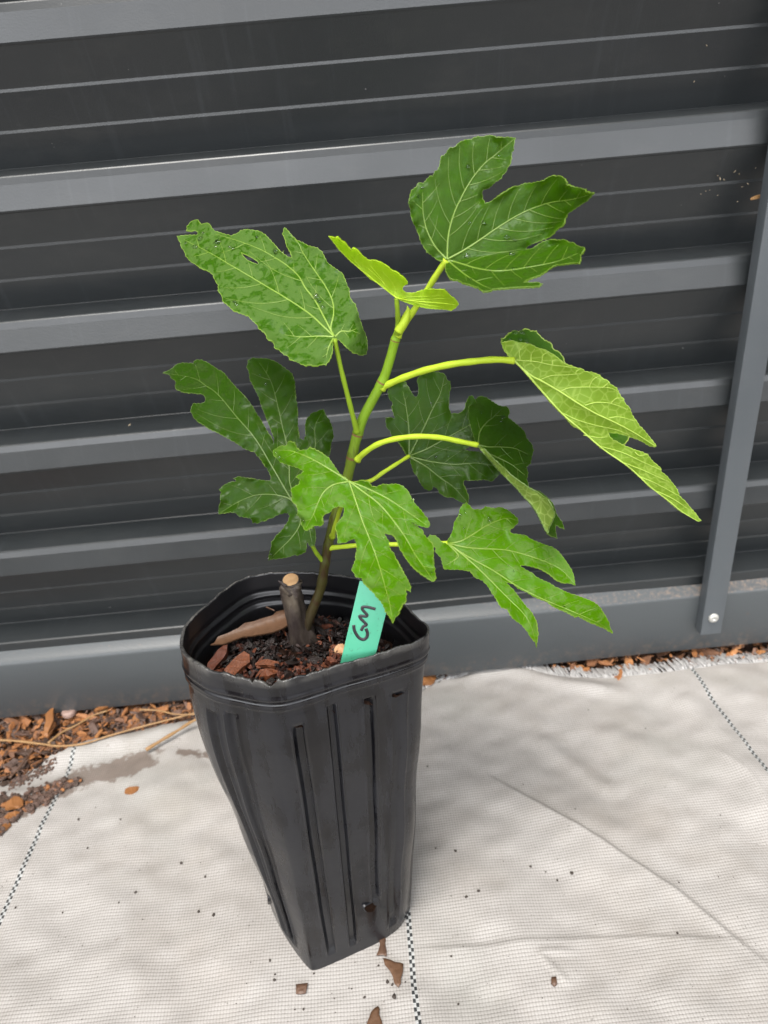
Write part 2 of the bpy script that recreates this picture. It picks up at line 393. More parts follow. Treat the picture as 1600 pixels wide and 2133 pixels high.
# ================================================================ fence
D = 1.0738
fence = empty('metal_fence', (0, D, G), label='slate grey steel fence of horizontal ribs with a vertical post cover at right', cat='fence')
prof = []   # (z, depth) from the top down
LIP0 = .204; P = .19
per = [(.0058, .0085), (.0052, .0052), (.0044, .0036), (.0034, .0029), (-.0040, .0006), (-.0052, .0002), (-.0068, 0), (-.0365, -.0045), (-.038, -.0039), (-.0395, -.0025),
       (-.0820, .0213), (-.0826, .02150), (-.0864, .02145), (-.0872, .0217), (-.1280, .0390), (-.1286, .0392), (-.1324, .03915), (-.1332, .0394), (-.172, .0568), (-.1745, .058), (-.1765, .0565)]
for k in range(-5, 5):
    prof += [(LIP0-k*P+z, d) for z, d in per]
prof += [(LIP0-5*P+z, d) for z, d in per[:3]]+[(-.760, .004), (-.80, .004)]
prof = np.array(prof)
def extrude_x(prof, x0, x1, nx=2, wob=0):
    xs = np.linspace(x0, x1, nx); V = []; 
    for x in xs:
        V += [(x, D+d, z) for z, d in prof]
    n = len(prof); F = [[i*n+j, i*n+j+1, (i+1)*n+j+1, (i+1)*n+j] for i in range(nx-1) for j in range(n-1)]
    return np.array(V), F
def panel(x0, x1, nx):
    V, F = extrude_x(prof, x0, x1, nx)
    V[:, 1] += .0012*wav(V[:, 0], V[:, 2], 3, .9)      # thin sheet, slightly oil-canned
    return V, F
for x0, x1, nx in ((-2.6, .6415, 90), (.6425, 2.6, 50)):
    V, F = panel(x0, x1, nx); p = build('ribbed_panel', V, F, FEN, parent=fence)
    so_ = p.modifiers.new('t', 'SOLIDIFY'); so_.thickness = .0008; so_.offset = 1
    md = p.modifiers.new('s', 'EDGE_SPLIT'); md.split_angle = radians(9)
# bottom rail: ledge, rounded nose, tall front face
rf = -.015
rp = [(-.7475, .012), (-.7490, .0085), (-.7530, .006), (-.7690, rf+.0065), (-.7712, rf+.0030), (-.7745, rf+.0007), (-.779, rf), (-.898, rf), (-.9005, rf+.002), (-.901, rf+.005), (-.901, .05)]
V, F = extrude_x(np.array(rp), -2.6, 2.6, 60); V[:, 1] += .001*wav(V[:, 0], V[:, 2], 8, .8)
build('bottom_rail', V, F, RAIL, parent=fence)
# post cover strip (a folded channel) standing proud of the rail
y1 = D-.0365; y0 = D-.0155
xl, xr = .5905, .6305; zt, zb = 1.2, -.8475
bv = .002
sec = [(xl, y0), (xl, y1+bv), (xl+bv*.3, y1+bv*.3), (xl+bv, y1), (xr-bv, y1), (xr-bv*.3, y1+bv*.3), (xr, y1+bv), (xr, y0)]
sec_in = [(x+(.0022 if x < .61 else -.0022), y+.0022) for x, y in sec]
zs = np.linspace(zt, zb, 40); V = []
ring = sec+sec_in[::-1]
for z in zs: V += [(x, y, z) for x, y in ring]
n = len(ring); F = [[i*n+j, (i+1)*n+j, (i+1)*n+(j+1) % n, i*n+(j+1) % n] for i in range(len(zs)-1) for j in range(n)]
F += [[(len(zs)-1)*n+j for j in range(n)]]
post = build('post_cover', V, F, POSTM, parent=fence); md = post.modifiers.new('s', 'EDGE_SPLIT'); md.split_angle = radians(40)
# steel backing post behind the cover, closing the channel
bx = [(.597, D-.014), (.624, D-.014), (.624, D-.030), (.597, D-.030)]
V = [(x, y, z) for z in (1.2, -.848) for x, y in bx]; F = [[0, 1, 5, 4], [1, 2, 6, 5], [2, 3, 7, 6], [3, 0, 4, 7], [4, 5, 6, 7], [0, 3, 2, 1]]
build('inner_post', V, F, FEN, parent=fence, smooth=False)
rc = atY(np.array(1486.), np.array(1287.), np.array(y1))
rv = [(0, .0095, .0), (0, .0095, .0015), (0, .0082, .0032), (0, .0045, .0042), (0, .0030, .0040), (0, .0026, .0022), (0, 0.0002, .0020)]
V = []; n = 28
for _, r, h in rv:
    for k in range(n): V.append((rc[0]+r*cos(2*pi*k/n), y1-h, rc[2]+r*sin(2*pi*k/n)))
F = [[i*n+k, i*n+(k+1) % n, (i+1)*n+(k+1) % n, (i+1)*n+k] for i in range(len(rv)-1) for k in range(n)]
build('rivet', V, F, GALV, parent=post)

# ================================================================ ground + weed mat
V = []; gx = np.linspace(-40, 40, 81); gy = np.linspace(-40, 41, 82)
V = [(x, y, G-.012) for y in gy for x in gx]; F = [[j*81+i, j*81+i+1, (j+1)*81+i+1, (j+1)*81+i] for j in range(81) for i in range(80)]
build('ground', V, F, SOIL, origin=(0, 0, G-.012), kind='structure', label='dark garden soil under the mulch')

epx = [(-300, 1745), (-120, 1690), (0, 1634), (35, 1628), (60, 1606), (95, 1592), (130, 1575), (165, 1556), (250, 1540), (330, 1520), (415, 1496), (500, 1480), (650, 1462), (800, 1452), (865, 1449), (880, 1440), (897, 1428), (918, 1416), (960, 1409), (1010, 1399), (1060, 1396), (1110, 1402), (1160, 1411), (1210, 1411), (1270, 1410), (1330, 1407), (1400, 1401), (1460, 1390), (1520, 1381), (1600, 1373), (1750, 1358)]
e3 = atZ(*np.array(epx, float).T); EX, EY = e3[:, 0], e3[:, 1]
def edgeY(x): return np.interp(x, EX, EY)
def gp(px, py): q = atZ(np.array(float(px)), np.array(float(py))); return q[0], q[1]
ridges = [  # polyline px, height, width, kind
    ([(1105, 1520), (1160, 1570), (1225, 1620), (1300, 1660)], .0060, .018, 'r'),
    ([(960, 1425), (1010, 1403), (1080, 1405), (1150, 1425), (1240, 1440), (1330, 1440)], .0120, .020, 'r'),
    ([(1010, 1610), (1120, 1680), (1250, 1755), (1400, 1850), (1500, 1930), (1620, 2030)], .0060, .0035, 's'),
    ([(800, 1978), (1000, 1972), (1200, 1955), (1400, 1955), (1620, 1962)], .0022, .004, 's'),
    ([(1210, 1985), (1130, 1990), (1160, 2030), (1190, 2060)], .0018, .005, 'r'),
    ([(1380, 1420), (1470, 1500), (1560, 1620), (1600, 1760)], .0075, .03, 'r'),
    ([(1480, 1560), (1570, 1640), (1640, 1760)], .0020, .006, 'r'),
    ([(60, 1600), (200, 1560), (330, 1535), (420, 1510)], .010, .022, 'r'),
    ([(430, 1590), (330, 1660), (250, 1800)], .0045, .035, 'r'),
    ([(870, 1440), (880, 1520), (900, 1620)], .0060, .03, 'r'),
    ([(0, 1660), (80, 1650), (160, 1620)], .0050, .015, 'r')]
RG = []
for pl, h, wd, kd in ridges:
    q = atZ(*np.array(pl, float).T)[:, :2]; RG.append((spline(q, 6), h, wd, kd))
def mat_h(X, Y):
    H = .0032*wav(X, Y, 11, .22)+.0010*wav(X, Y, 12, .09)+.00035*wav(X*.6+Y*.2, Y, 14, .028)
    for pl, h, wd, kd in RG:
        d, t = segdist(X, Y, pl); ends = np.clip(np.minimum(t, 1-t)*6, 0, 1)
        if kd == 'r': H = H+h*np.exp(-(d/wd)**2)*ends
        else:
            i = np.clip((t*(len(pl)-1)).astype(int), 0, len(pl)-2); a = pl[i]; dd = pl[i+1]-a
            sd_ = np.sign((X-a[..., 0])*dd[..., 1]-(Y-a[..., 1])*dd[..., 0])
            H = H+h*np.exp(-d/(wd*6))*(1/(1+np.exp(-sd_*d/wd*3)))*ends
    # flattened by the pot
    dp = np.hypot(X+.10, Y-.62); H = H*np.clip((dp-.06)/.10, 0.05, 1)
    H = H*np.clip((Y+.2)*3, 0, 1)
    return H+.004
dirt_pl = [(np.array([(-40, 1730), (0, 1712), (60, 1682), (110, 1655), (160, 1628), (240, 1605), (300, 1592)]), 1.0, 24), (np.array([(150, 1630), (230, 1602), (300, 1598)]), .75, 18),
           (np.array([(235, 1585), (300, 1570), (340, 1560)]), .35, 22), (np.array([(380, 1570), (435, 1575)]), .75, 14), (np.array([(335, 1555), (370, 1545)]), .5, 12),
           (np.array([(40, 1625), (110, 1600)]), .4, 10), (np.array([(792, 1948), (797, 1975)]), .8, 6)]
ys = np.concatenate([np.linspace(-.12, .40, 24, endpoint=False), np.linspace(.40, 1, 520)])
xs = np.concatenate([np.linspace(-6, -.95, 16, endpoint=False), np.linspace(-.95, .95, 640), np.linspace(.97, 6, 16)])
XX, VV = np.meshgrid(xs, ys); ED = edgeY(XX)+.004*wav(XX, XX*0, 5, .05)+.002*wav(XX, XX*0, 6, .015)
YY = np.where(VV <= .40, VV, .40+(VV-.40)/.60*(ED-.40))
HH = mat_h(XX, YY)
# pixel coordinates only to look up where the soil stain lies on the cloth
Pw = np.stack([XX, YY, np.full_like(XX, G)], -1); cz = Pw@f2; PXg = 800+FPX*(Pw@r3)/np.maximum(cz, .05); PYg = 1066.5-FPX*(Pw@u3)/np.maximum(cz, .05)
DM = np.zeros_like(XX)
for pl, amp, wd in dirt_pl:
    d, t = segdist(PXg, PYg, pl.astype(float)); DM = np.maximum(DM, amp*np.exp(-(d/wd)**2))
DM[cz < .1] = 0
V = np.stack([XX, YY, G+HH], -1).reshape(-1, 3); nx = len(xs); ny = len(ys)
idx = np.arange(nx*ny).reshape(ny, nx); F = np.stack([idx[:-1, :-1], idx[:-1, 1:], idx[1:, 1:], idx[1:, :-1]], -1).reshape(-1, 4)
weed = build('weed_mat', V, F, MATM, origin=(0, .6, G), attrs={'dirt': DM.ravel()}, label='white woven weed mat with black checked stripes spread over the ground', cat='weed mat')
mb = MB()
for i in range(1200):
    x = rng.uniform(.04, 1.1); y = float(edgeY(x)); L = rng.uniform(.012, .034)*(1 if x > .2 else .45); a = rng.normal(-.35, .10)+.15*math.sin(x*37)*math.sin(x*91); z0 = G+.006
    wd = rng.uniform(.0010, .0021); p0 = np.array([x, y-.006, float(mat_h(np.array(x), np.array(y-.006)))+G+.0006])
    pts = [p0+np.array([sin(a)*L*t+.001*sin(3*t+i)*t, cos(a)*L*t, .003*t*(1-t)*4*rng.uniform(.2, 1)+rng.uniform(-.001, .003)*t]) for t in np.linspace(0, 1, 5)]
    pts = np.array(pts); nrm = np.array([cos(a), -sin(a), 0])*wd
    V = np.concatenate([pts-nrm, pts+nrm, pts+[0, 0, -.0005]]); k = 5
    F = [[j, j+1, k+j+1, k+j] for j in range(4)]+[[k+j, k+j+1, 2*k+j+1, 2*k+j] for j in range(4)]
    mb.add(V, F)
mb.build('frayed_edge', FRAY, parent=weed)

# ================================================================ mulch, chips, twigs
def chip(c, L, Wd, T, yawa, tilt, roll_, g=rng):
    n = 5; V = []
    for i, t in enumerate(np.linspace(-.5, .5, n)):
        sh = (1-abs(2*t)**3*g.uniform(.2, .8)); off = g.normal(0, .06)*Wd; 
        for sx, sz in ((-1, -1), (1, -1), (1, 1), (-1, 1)):
            V.append((t*L+g.normal(0, .03)*L, sx*Wd*.5*sh*g.uniform(.75, 1.15)+off, sz*T*.5*g.uniform(.6, 1.3)*sh))
    V = np.array(V); F = [[i*4+j, i*4+(j+1) % 4, (i+1)*4+(j+1) % 4, (i+1)*4+j] for i in range(n-1) for j in range(4)]+[[3, 2, 1, 0], [(n-1)*4+j for j in range(4)]]
    Rm = np.array(Matrix.Rotation(yawa, 3, 'Z') @ Matrix.Rotation(tilt, 3, 'Y') @ Matrix.Rotation(roll_, 3, 'X'))
    return V@Rm.T+np.asarray(c), F
mb = MB()
for i in range(2600):
    if i < 1700: x = rng.uniform(-.86, -.15); 
    else: x = rng.uniform(-1.1, 1.15)
    ye = float(edgeY(x)); y = rng.uniform(ye-.004, 1.14)
    z = G-.010+rng.uniform(0, .016)+max(0, (y-ye))*.03
    if y > D-.02 and x > -.2: z += .006
    s_ = abs(rng.normal(0, 1)); L = .008+.014*s_; L = min(L, .05)
    V, F = chip((x, y, z), L*1.15, L*rng.uniform(.2, .6), L*rng.uniform(.07, .18), rng.uniform(0, pi), rng.normal(0, .35), rng.normal(0, .5))
    dark = rng.random()
    tint = rng.uniform(.0, .35) if dark < .42 else rng.uniform(.45, 1.0)
    if x > .1: tint = rng.uniform(.35, 1)
    mb.add(V, F, att=tint)
for i in range(2600):      # splinters and fine debris between the chips
    x = rng.uniform(-.86, -.15) if i < 2100 else rng.uniform(0, 1.1); y = rng.uniform(float(edgeY(x))-.003, 1.10); L = rng.uniform(.003, .010)*(3 if rng.random() < .12 else 1)
    V, F = chip((x, y, G-.002+rng.uniform(0, .014)+max(0, y-float(edgeY(x)))*.03), L, L*rng.uniform(.15, .5), L*.15, rng.uniform(0, pi), rng.normal(0, .5), rng.normal(0, .5)); mb.add(V, F, att=rng.uniform(0, .45) if rng.random() < .65 else rng.uniform(.5, 1))
for i in range(1500):      # drift of soil and chips lying on the mat at the far left
    t = rng.random()**1.9; px = -30+t*200; pc = np.interp(px, [-30, 0, 60, 165], [1725, 1706, 1678, 1628]); wd = np.interp(px, [-30, 60, 165], [38, 24, 4])
    q = atZ(np.array(px), np.array(pc+rng.uniform(-1, 1)*wd*(1+.25*sin(px*.21)+.2*sin(px*.07+1)))); L = rng.uniform(.0015, .007) if rng.random() < .93 else rng.uniform(.007, .014)
    V, F = chip((q[0], q[1], G+float(mat_h(q[0:1], q[1:2])[0])+.0015+.003*rng.random()), L, L*.75, L*.45, rng.uniform(0, pi), rng.normal(0, .4), 0)
    mb.add(V, F, att=rng.uniform(0, .35) if rng.random() < .9 else rng.uniform(.5, .9))
for i in range(160):      # scatter at the mat's edge by the corner
    px = rng.uniform(20, 120); q = atZ(np.array(px), np.array(np.interp(px, [20, 120], [1640, 1590])+rng.normal(0, 7))); L = rng.uniform(.002, .006)
    V, F = chip((q[0], q[1], G+float(mat_h(q[0:1], q[1:2])[0])+.001), L, L*.7, L*.4, rng.uniform(0, pi), 0, 0); mb.add(V, F, att=rng.uniform(0, .4))
mb.build('bark_mulch', MULCH, origin=(-.5, 1, G), kind='stuff', label='loose orange and brown wood mulch between fence and mat', cat='mulch', smooth=False)

def single_chip(px, py, L, Wd, T, rotpx, mat_, label, name='wood_chip', lift=.010, tilt=0.1, seed=1, cat='wood chip', **k):
    g = np.random.default_rng(seed); q = atZ(np.array(float(px)), np.array(float(py)))
    h = float(mat_h(q[0:1], q[1:2])[0]) if q[1] < edgeY(q[0]) else .012
    V, F = chip((q[0], q[1], G+h+T*.4+(lift-.010)), L, Wd, T, rotpx, tilt, 0.1, g)
    return build(name, V, F, mat_, smooth=False, label=label, cat=cat, group='loose orange wood pieces', **k)
single_chip(278, 1652, .024, .013, .004, .2, CHIPO, 'small orange wood chip lying alone on the white mat left of the pot', seed=2)
single_chip(38, 1687, .026, .021, .006, .25, CHIPO, 'square orange wood chip on the soil drift at the left edge', seed=3, lift=.020)
single_chip(30, 1709, .022, .013, .005, .5, CHIPO, 'rounded orange wood chip just below the square orange chip', seed=4, lift=.013)
single_chip(8, 1738, .026, .012, .005, .8, CHIPO, 'narrow orange wood chip cut by the left edge of the picture', seed=5, lift=.012)
single_chip(112, 1525, .060, .015, .005, 1.75, CHIPO, 'long orange wood strip standing out of the mulch under the rail', name='wood_strip', seed=6, lift=.024, tilt=-.15)
single_chip(58, 1500, .026, .020, .006, .1, CHIPO, 'pale orange triangular chip in the mulch near the rail', seed=7, lift=.018)
single_chip(235, 1487, .055, .010, .005, .45, CHIPO, 'long thin orange splinter under the fence rail', name='wood_splinter', seed=8, lift=.018)
single_chip(890, 1424, .036, .026, .010, .4, CHIPO, 'orange wood chip wedged between pot, rail and mat', seed=9, lift=.006)
# round grey-pink disc
q = atZ(np.array(150.), np.array(1499.)); V = []; n = 24
for r, h in ((.013, -.003), (.0135, .003), (.012, .006), (.006, .0065), (.0002, .006)):
    for k in range(n): V.append((q[0]+r*cos(2*pi*k/n)*(1+.05*sin(3*k)), q[1]+r*sin(2*pi*k/n), G+.018+h))
F = [[i*n+k, i*n+(k+1) % n, (i+1)*n+(k+1) % n, (i+1)*n+k] for i in range(4) for k in range(n)]
build('pebble', V, F, drymat('grey pink pebble', c4(.32, .22, .18), c4(.20, .13, .11)), label='round greyish pink pebble in the mulch below the rail', cat='pebble')
def twig(pl, rpx, label, z=.014, mat_=None, z2=None, g_='straw twigs by the mulch'):
    pl = np.array(pl, float); zz = G+np.linspace(z, z2 if z2 is not None else z, len(pl)); r = ray(pl[:, 0], pl[:, 1]); q = r*(zz/r[:, 2])[:, None]
    Q = spline(q, 6); R = rpx*.00072*(1+.15*np.sin(np.arange(len(Q))*.9))*np.linspace(1, .8, len(Q))
    V, F = tube(Q, R, 8); build('twig', V, F, mat_ or TWIG, label=label, cat='twig', group=g_)
twig([(-30, 1541), (30, 1543), (90, 1550), (125, 1554), (175, 1549), (230, 1532), (290, 1515), (360, 1497), (425, 1480)], 3.0, 'long curved straw twig along the edge of the mat', .018)
twig([(100, 1548), (130, 1525), (160, 1510), (195, 1490), (225, 1480)], 2.6, 'short bent twig crossing the mulch above the long twig', .030)
twig([(290, 1478), (330, 1480), (370, 1488), (430, 1487)], 2.2, 'thin twig close under the rail beside the pot', .022)
twig([(304, 1562), (335, 1543), (370, 1522), (400, 1503), (430, 1490)], 4.6, 'thick pale twig lying on the mat beside the pot', .016, z2=.024)
twig([(20, 1620), (40, 1600), (55, 1580), (72, 1558)], 2.2, 'dark thin twig in the mulch at the left corner of the mat', .016, FLAKE)

def flat_piece(name, pts, label, mat_, cat, th=.0016, lift=.0015, warp=.002, cut=None):
    pts = np.array(pts, float); q = atZ(pts[:, 0], pts[:, 1])
    c = q.mean(0); vs = [Vector(p[:2]) for p in q]; step = .004
    x0, y0 = q[:, :2].min(0); x1, y1_ = q[:, :2].max(0); 
    gx, gy = np.meshgrid(np.arange(x0, x1, step), np.arange(y0, y1_, step)); gx = gx.ravel()+.0003; gy = gy.ravel()+.0002
    m = inside(gx, gy, q[:, :2]) & (segdist(gx, gy, np.vstack([q[:, :2], q[:1, :2]]))[0] > step*.4)
    vs += [Vector((a, b)) for a, b in zip(gx[m], gy[m])]; n = len(q)
    res = delaunay_2d_cdt(vs, [(i, (i+1) % n) for i in range(n)], [], 1, 1e-7)
    v2 = np.array([list(v) for v in res[0]]); F0 = [list(f) for f in res[2]]
    h = mat_h(v2[:, 0], v2[:, 1])+lift+warp*(.5+.5*wav(v2[:, 0], v2[:, 1], len(pts), .05))
    top = np.column_stack([v2, G+h+th]); bot = np.column_stack([v2, G+h]); k = len(v2)
    F = F0+[[i+k for i in f[::-1]] for f in F0]
    ec = {}
    for f in F0:
        for i in range(len(f)): a, b = f[i], f[(i+1) % len(f)]; ec[(a, b)] = 1
    for (a, b) in list(ec):
        if (b, a) not in ec: F.append([b, a, a+k, b+k])
    return build(name, np.vstack([top, bot]), F, mat_, label=label, cat=cat, group='brown scraps lying on the mat')
flat_piece('leaf_fragment', crop([(1125, 250), (1200, 265), (1240, 285), (1290, 290), (1322, 300), (1320, 380), (1300, 450), (1300, 500), (1275, 540), (1235, 500), (1220, 430), (1190, 370), (1140, 310)], 560, 1950, 4.706), 'triangular brown dry leaf fragment on the mat beside the checked stripe', DRY, 'leaf fragment')
flat_piece('bark_flake', crop([(1095, 0), (1135, 0), (1150, 60), (1145, 110), (1160, 180), (1160, 235), (1120, 225), (1060, 225), (1080, 180), (1095, 120), (1085, 60)], 560, 1950, 4.706), 'narrow reddish bark sliver between the pot base and the leaf fragment', FLAKE, 'bark flake', th=.001)
flat_piece('bark_flake', crop([(275, 505), (390, 492), (370, 590), (330, 600), (275, 598)], 560, 1950, 4.706), 'small square brown bark flake in front of the pot corner', FLAKE, 'bark flake')
flat_piece('leaf_fragment', crop([(960, 900), (1010, 770), (1040, 735), (1075, 715), (1090, 740), (1085, 800), (1110, 861), (1130, 960), (1000, 990)], 560, 1950, 4.706), 'brown leaf tip cut by the bottom edge of the picture', DRY, 'leaf fragment')
flat_piece('bark_flake', crop([(567, 1020), (590, 1018), (594, 1050), (580, 1060), (566, 1045)], 900, 1600, 2.286), 'tiny reddish brown flake alone on the mat at lower right', FLAKE, 'bark flake', th=.003)
flat_piece('bark_flake', crop([(1210, 630), (1235, 592), (1252, 625), (1250, 655), (1225, 645)], 560, 1950, 4.706), 'tiny dark flake below the triangular leaf fragment', CRUMB, 'bark flake', th=.002)
mb = MB()
spots = [(378, 1799, 3.5), (284, 1863, 3.2), (165, 1710, 3), (253, 1712, 2.2), (184, 1771, 2.2), (415, 1902, 3.2), (447, 1911, 3.4), (428, 1829, 2.6), (250, 1887, 2), (131, 1902, 2), (35, 1895, 2.2), (299, 1920, 1.5), (200, 1685, 1.5),
         (908, 1772, 2), (949, 1778, 3), (1105, 1806, 2.6), (1137, 1815, 1.8), (1161, 1832, 2.4), (1191, 1821, 4), (997, 1863, 3.3), (972, 1875, 3.2), (940, 1872, 1.4), (1414, 1841, 1.8), (1410, 1949, 2.4), (1496, 1830, 1.2), (1198, 1695, 1.5),
         (891, 1605, 2.2), (1345, 1520, 1.8), (1225, 1485, 1.5), (955, 2093, 2), (940, 1995, 2), (965, 1975, 1.4), (808, 2050, 3.5), (818, 2056, 2.6), (845, 2050, 2), (760, 2081, 2.6), (564, 2007, 2.6), (573, 2047, 3), (575, 2035, 2), (733, 2063, 1.5), (697, 2083, 1.4), (789, 2016, 2), (1306, 2106, 1.3), (1090, 1640, 1.5), (1500, 1700, 1.3),
         (702, 1998, 2.6), (714, 1987, 2), (746, 1974, 2.4), (680, 2007, 2), (655, 2032, 2), (633, 2105, 2), (615, 2106, 1.6)]
for i in range(170): spots.append((rng.uniform(0, 1600), rng.uniform(1690, 2133), rng.uniform(.5, 1.1)))
for px, py, r in spots:
    q = atZ(np.array(float(px)), np.array(float(py)))
    if q[1] > edgeY(q[0]): continue
    h = float(mat_h(q[0:1], q[1:2])[0]); L = r*.0013
    V, F = chip((q[0], q[1], G+h+L*.25), L, L*.75, L*.6, rng.uniform(0, pi), rng.normal(0, .3), rng.normal(0, .5)); mb.add(V, F, att=.1)
mb.build('dirt_crumbs', CRUMB, origin=(0, .6, G), kind='stuff', label='tiny dark crumbs of soil scattered over the white mat', cat='crumbs', smooth=False)

# ================================================================ pot
ZR = -.44
rimpx = [(560, 1420), (500, 1411), (440, 1397), (408, 1378), (390, 1362), (383, 1345), (390, 1312), (412, 1285), (450, 1250), (500, 1214), (545, 1200), (620, 1195), (700, 1201), (760, 1214), (815, 1241), (860, 1283), (883, 1303), (888, 1316), (873, 1331), (830, 1347), (780, 1363), (700, 1386), (640, 1405), (590, 1418)]
rim = atZ(*np.array(rimpx, float).T, ZR)[:, :2]
basepx3 = [(651, 2025), (668, 2021), (700, 2008), (745, 1988), (790, 1967), (830, 1940), (848, 1912), (852, 1893)]
bvis = atZ(*np.array(basepx3, float).T)[:, :2]
lft = atZ(np.array([640., 612, 585, 566]), np.array([2014., 1978, 1935, 1893]))[:, :2]
F_, L_, R_ = bvis[0], lft[-1], bvis[-1]
back = L_+(R_-F_)*.96
base = np.vstack([bvis, R_+(back-R_)*.35+[.004, 0], R_+(back-R_)*.8, back, L_+(back-L_)*.5, L_+[.004, .008], lft[::-1]])
PC0 = base.mean(0)*0+(F_+L_+R_+back)/4; PC1 = (rim.min(0)+rim.max(0))/2
def polar(P, c, n=900):
    Q = spline(np.vstack([P, P[:1]]), 24); th = np.arctan2(Q[:, 1]-c[1], Q[:, 0]-c[0]); r = np.hypot(Q[:, 0]-c[0], Q[:, 1]-c[1])
    o = np.argsort(th); th, r = th[o], r[o]; A = np.linspace(-pi, pi, n, endpoint=False)
    R = np.interp(A, np.concatenate([th-2*pi, th, th+2*pi]), np.tile(r, 3))
    k = np.hanning(15); k /= k.sum(); return A, np.convolve(np.tile(R, 3), k, 'same')[n:2*n]
NA = 900; A, RB = polar(base, PC0, NA); _, RR = polar(rim, PC1, NA)
# flute angles: from where their upper ends show, the rest evenly spaced
fl = []
for px, py in ((478, 1490), (432, 1478), (622, 1490), (690, 1462), (765, 1440), (838, 1425)):
    q = atZ(np.array(float(px)), np.array(float(py)), ZR-.05); fl.append(math.atan2(q[1]-PC1[1], q[0]-PC1[0]))
fl += [x for x in np.arange(-.15, 3.0, .30)]
ts = np.concatenate([np.linspace(0, .03, 5, endpoint=False), np.linspace(.03, .88, 90, endpoint=False), np.linspace(.88, 1, 40)])
HT = ZR-G
def pot_r(t, A, idxs):
    g = t**.88
    # body keeps wider in the upper half, pinched to the base corner
    r = RB*(1-g)+RR*g
    r = r*(1+.012*np.sin(pi*t)*np.sin(3*A+1.3)+.008*np.sin(7*t*pi+2*A))
    f = 0
    if .05 < t < .90:
        endf = np.clip((t-.05)/.012, 0, 1)*np.clip((.90-t)/.010, 0, 1)
        for k, a0 in enumerate(fl):
            top = .895-.012*((k*7) % 3); ef = (endf if k != 4 else np.clip((t-.19)/.012, 0, 1))*np.clip((top-t)/.008, 0, 1)
            hw = .046+.014*(1-t); d = np.abs((A-a0+pi) % (2*pi)-pi)
            f = f-.0052*ef/(1+np.exp((d-hw)/.0034))+.0020*ef*np.exp(-((d-hw*1.3)/.013)**2)
    r = r+f
    # rim band with two pressed rings
    r = r+.0030/(1+math.exp(-(t-.927)/.0018))+.0026*exp(-((t-.922)/.0045)**2)-.0022*exp(-((t-.939)/.0035)**2)+.0012*exp(-((t-.951)/.005)**2)
    return r
V = []
jag = np.zeros(NA)
gj = np.random.default_rng(5)
jn = np.interp(np.arange(NA), np.arange(0, NA, 9), gj.normal(0, .00075, NA//9))+np.interp(np.arange(NA), np.arange(0, NA, 2), gj.normal(0, .00022, NA//2)); 
fA = math.atan2(rim[0][1]-PC1[1], rim[0][0]-PC1[0])
dfA = (A-fA+pi) % (2*pi)-pi
jn = jn-.006*np.exp(-((dfA-.02)/.05)**2)-.004*np.exp(-((dfA+.16)/.015)**2)+.003*np.exp(-((dfA-.10)/.02)**2)
def crump(t): return .0014*(np.sin(5*A+11*t)+.6*np.sin(9*A-21*t+2)+.35*np.sin(17*A+17*t+1))*(.3+t*.6)
for t in ts:
    r = pot_r(t, A, None)+crump(t)*(.45 if t < .9 else .3); c = PC0+(PC1-PC0)*t
    # the rim leans and dips a little
    z = G+.002+HT*t+np.where(t > .97, jn*(t-.97)/.03, 0)
    # dented left flank
    dent = math.atan2(-.2, -1); dd = (A-dent+pi) % (2*pi)-pi
    r = r+(.013*exp(-((t-.76)/.16)**2)+.007*exp(-((t-.5)/.2)**2))*np.exp(-(dd/.75)**2)
    V.append(np.stack([c[0]+r*np.cos(A), c[1]+r*np.sin(A), z if np.ndim(z) else np.full(NA, z)], -1))
nout = len(ts)
# inner wall back down to below the soil
for t in np.concatenate([np.linspace(1, .88, 30), np.linspace(.86, .70, 8)]):
    r = pot_r(t, A, None)-.0022+crump(t)*(.45 if t < .9 else .3); c = PC0+(PC1-PC0)*t
    z = G+.002+HT*t+np.where(t > .97, jn*(t-.97)/.03, 0)
    V.append(np.stack([c[0]+r*np.cos(A), c[1]+r*np.sin(A), z if np.ndim(z) else np.full(NA, z)], -1))
nr = len(V); V = np.concatenate(V); ii = np.arange(NA)
F = []
for i in range(nr-1): F.append(np.stack([i*NA+ii, i*NA+(ii+1) % NA, (i+1)*NA+(ii+1) % NA, (i+1)*NA+ii], -1))
nwall = len(F)*NA; minner = np.concatenate([np.full(NA, 0 if i < nout else 1) for i in range(nr-1)]+[[0]])
F = list(np.concatenate(F))+[np.arange(NA)[::-1]]
pot = empty('plant_pot', (PC0[0], PC0[1], G), label='tall squarish black plastic plant pot with fluted sides standing on the mat', cat='plant pot')
bm_o = build('pot_body', V, F, [POT, POTIN], parent=pot, mi=minner)
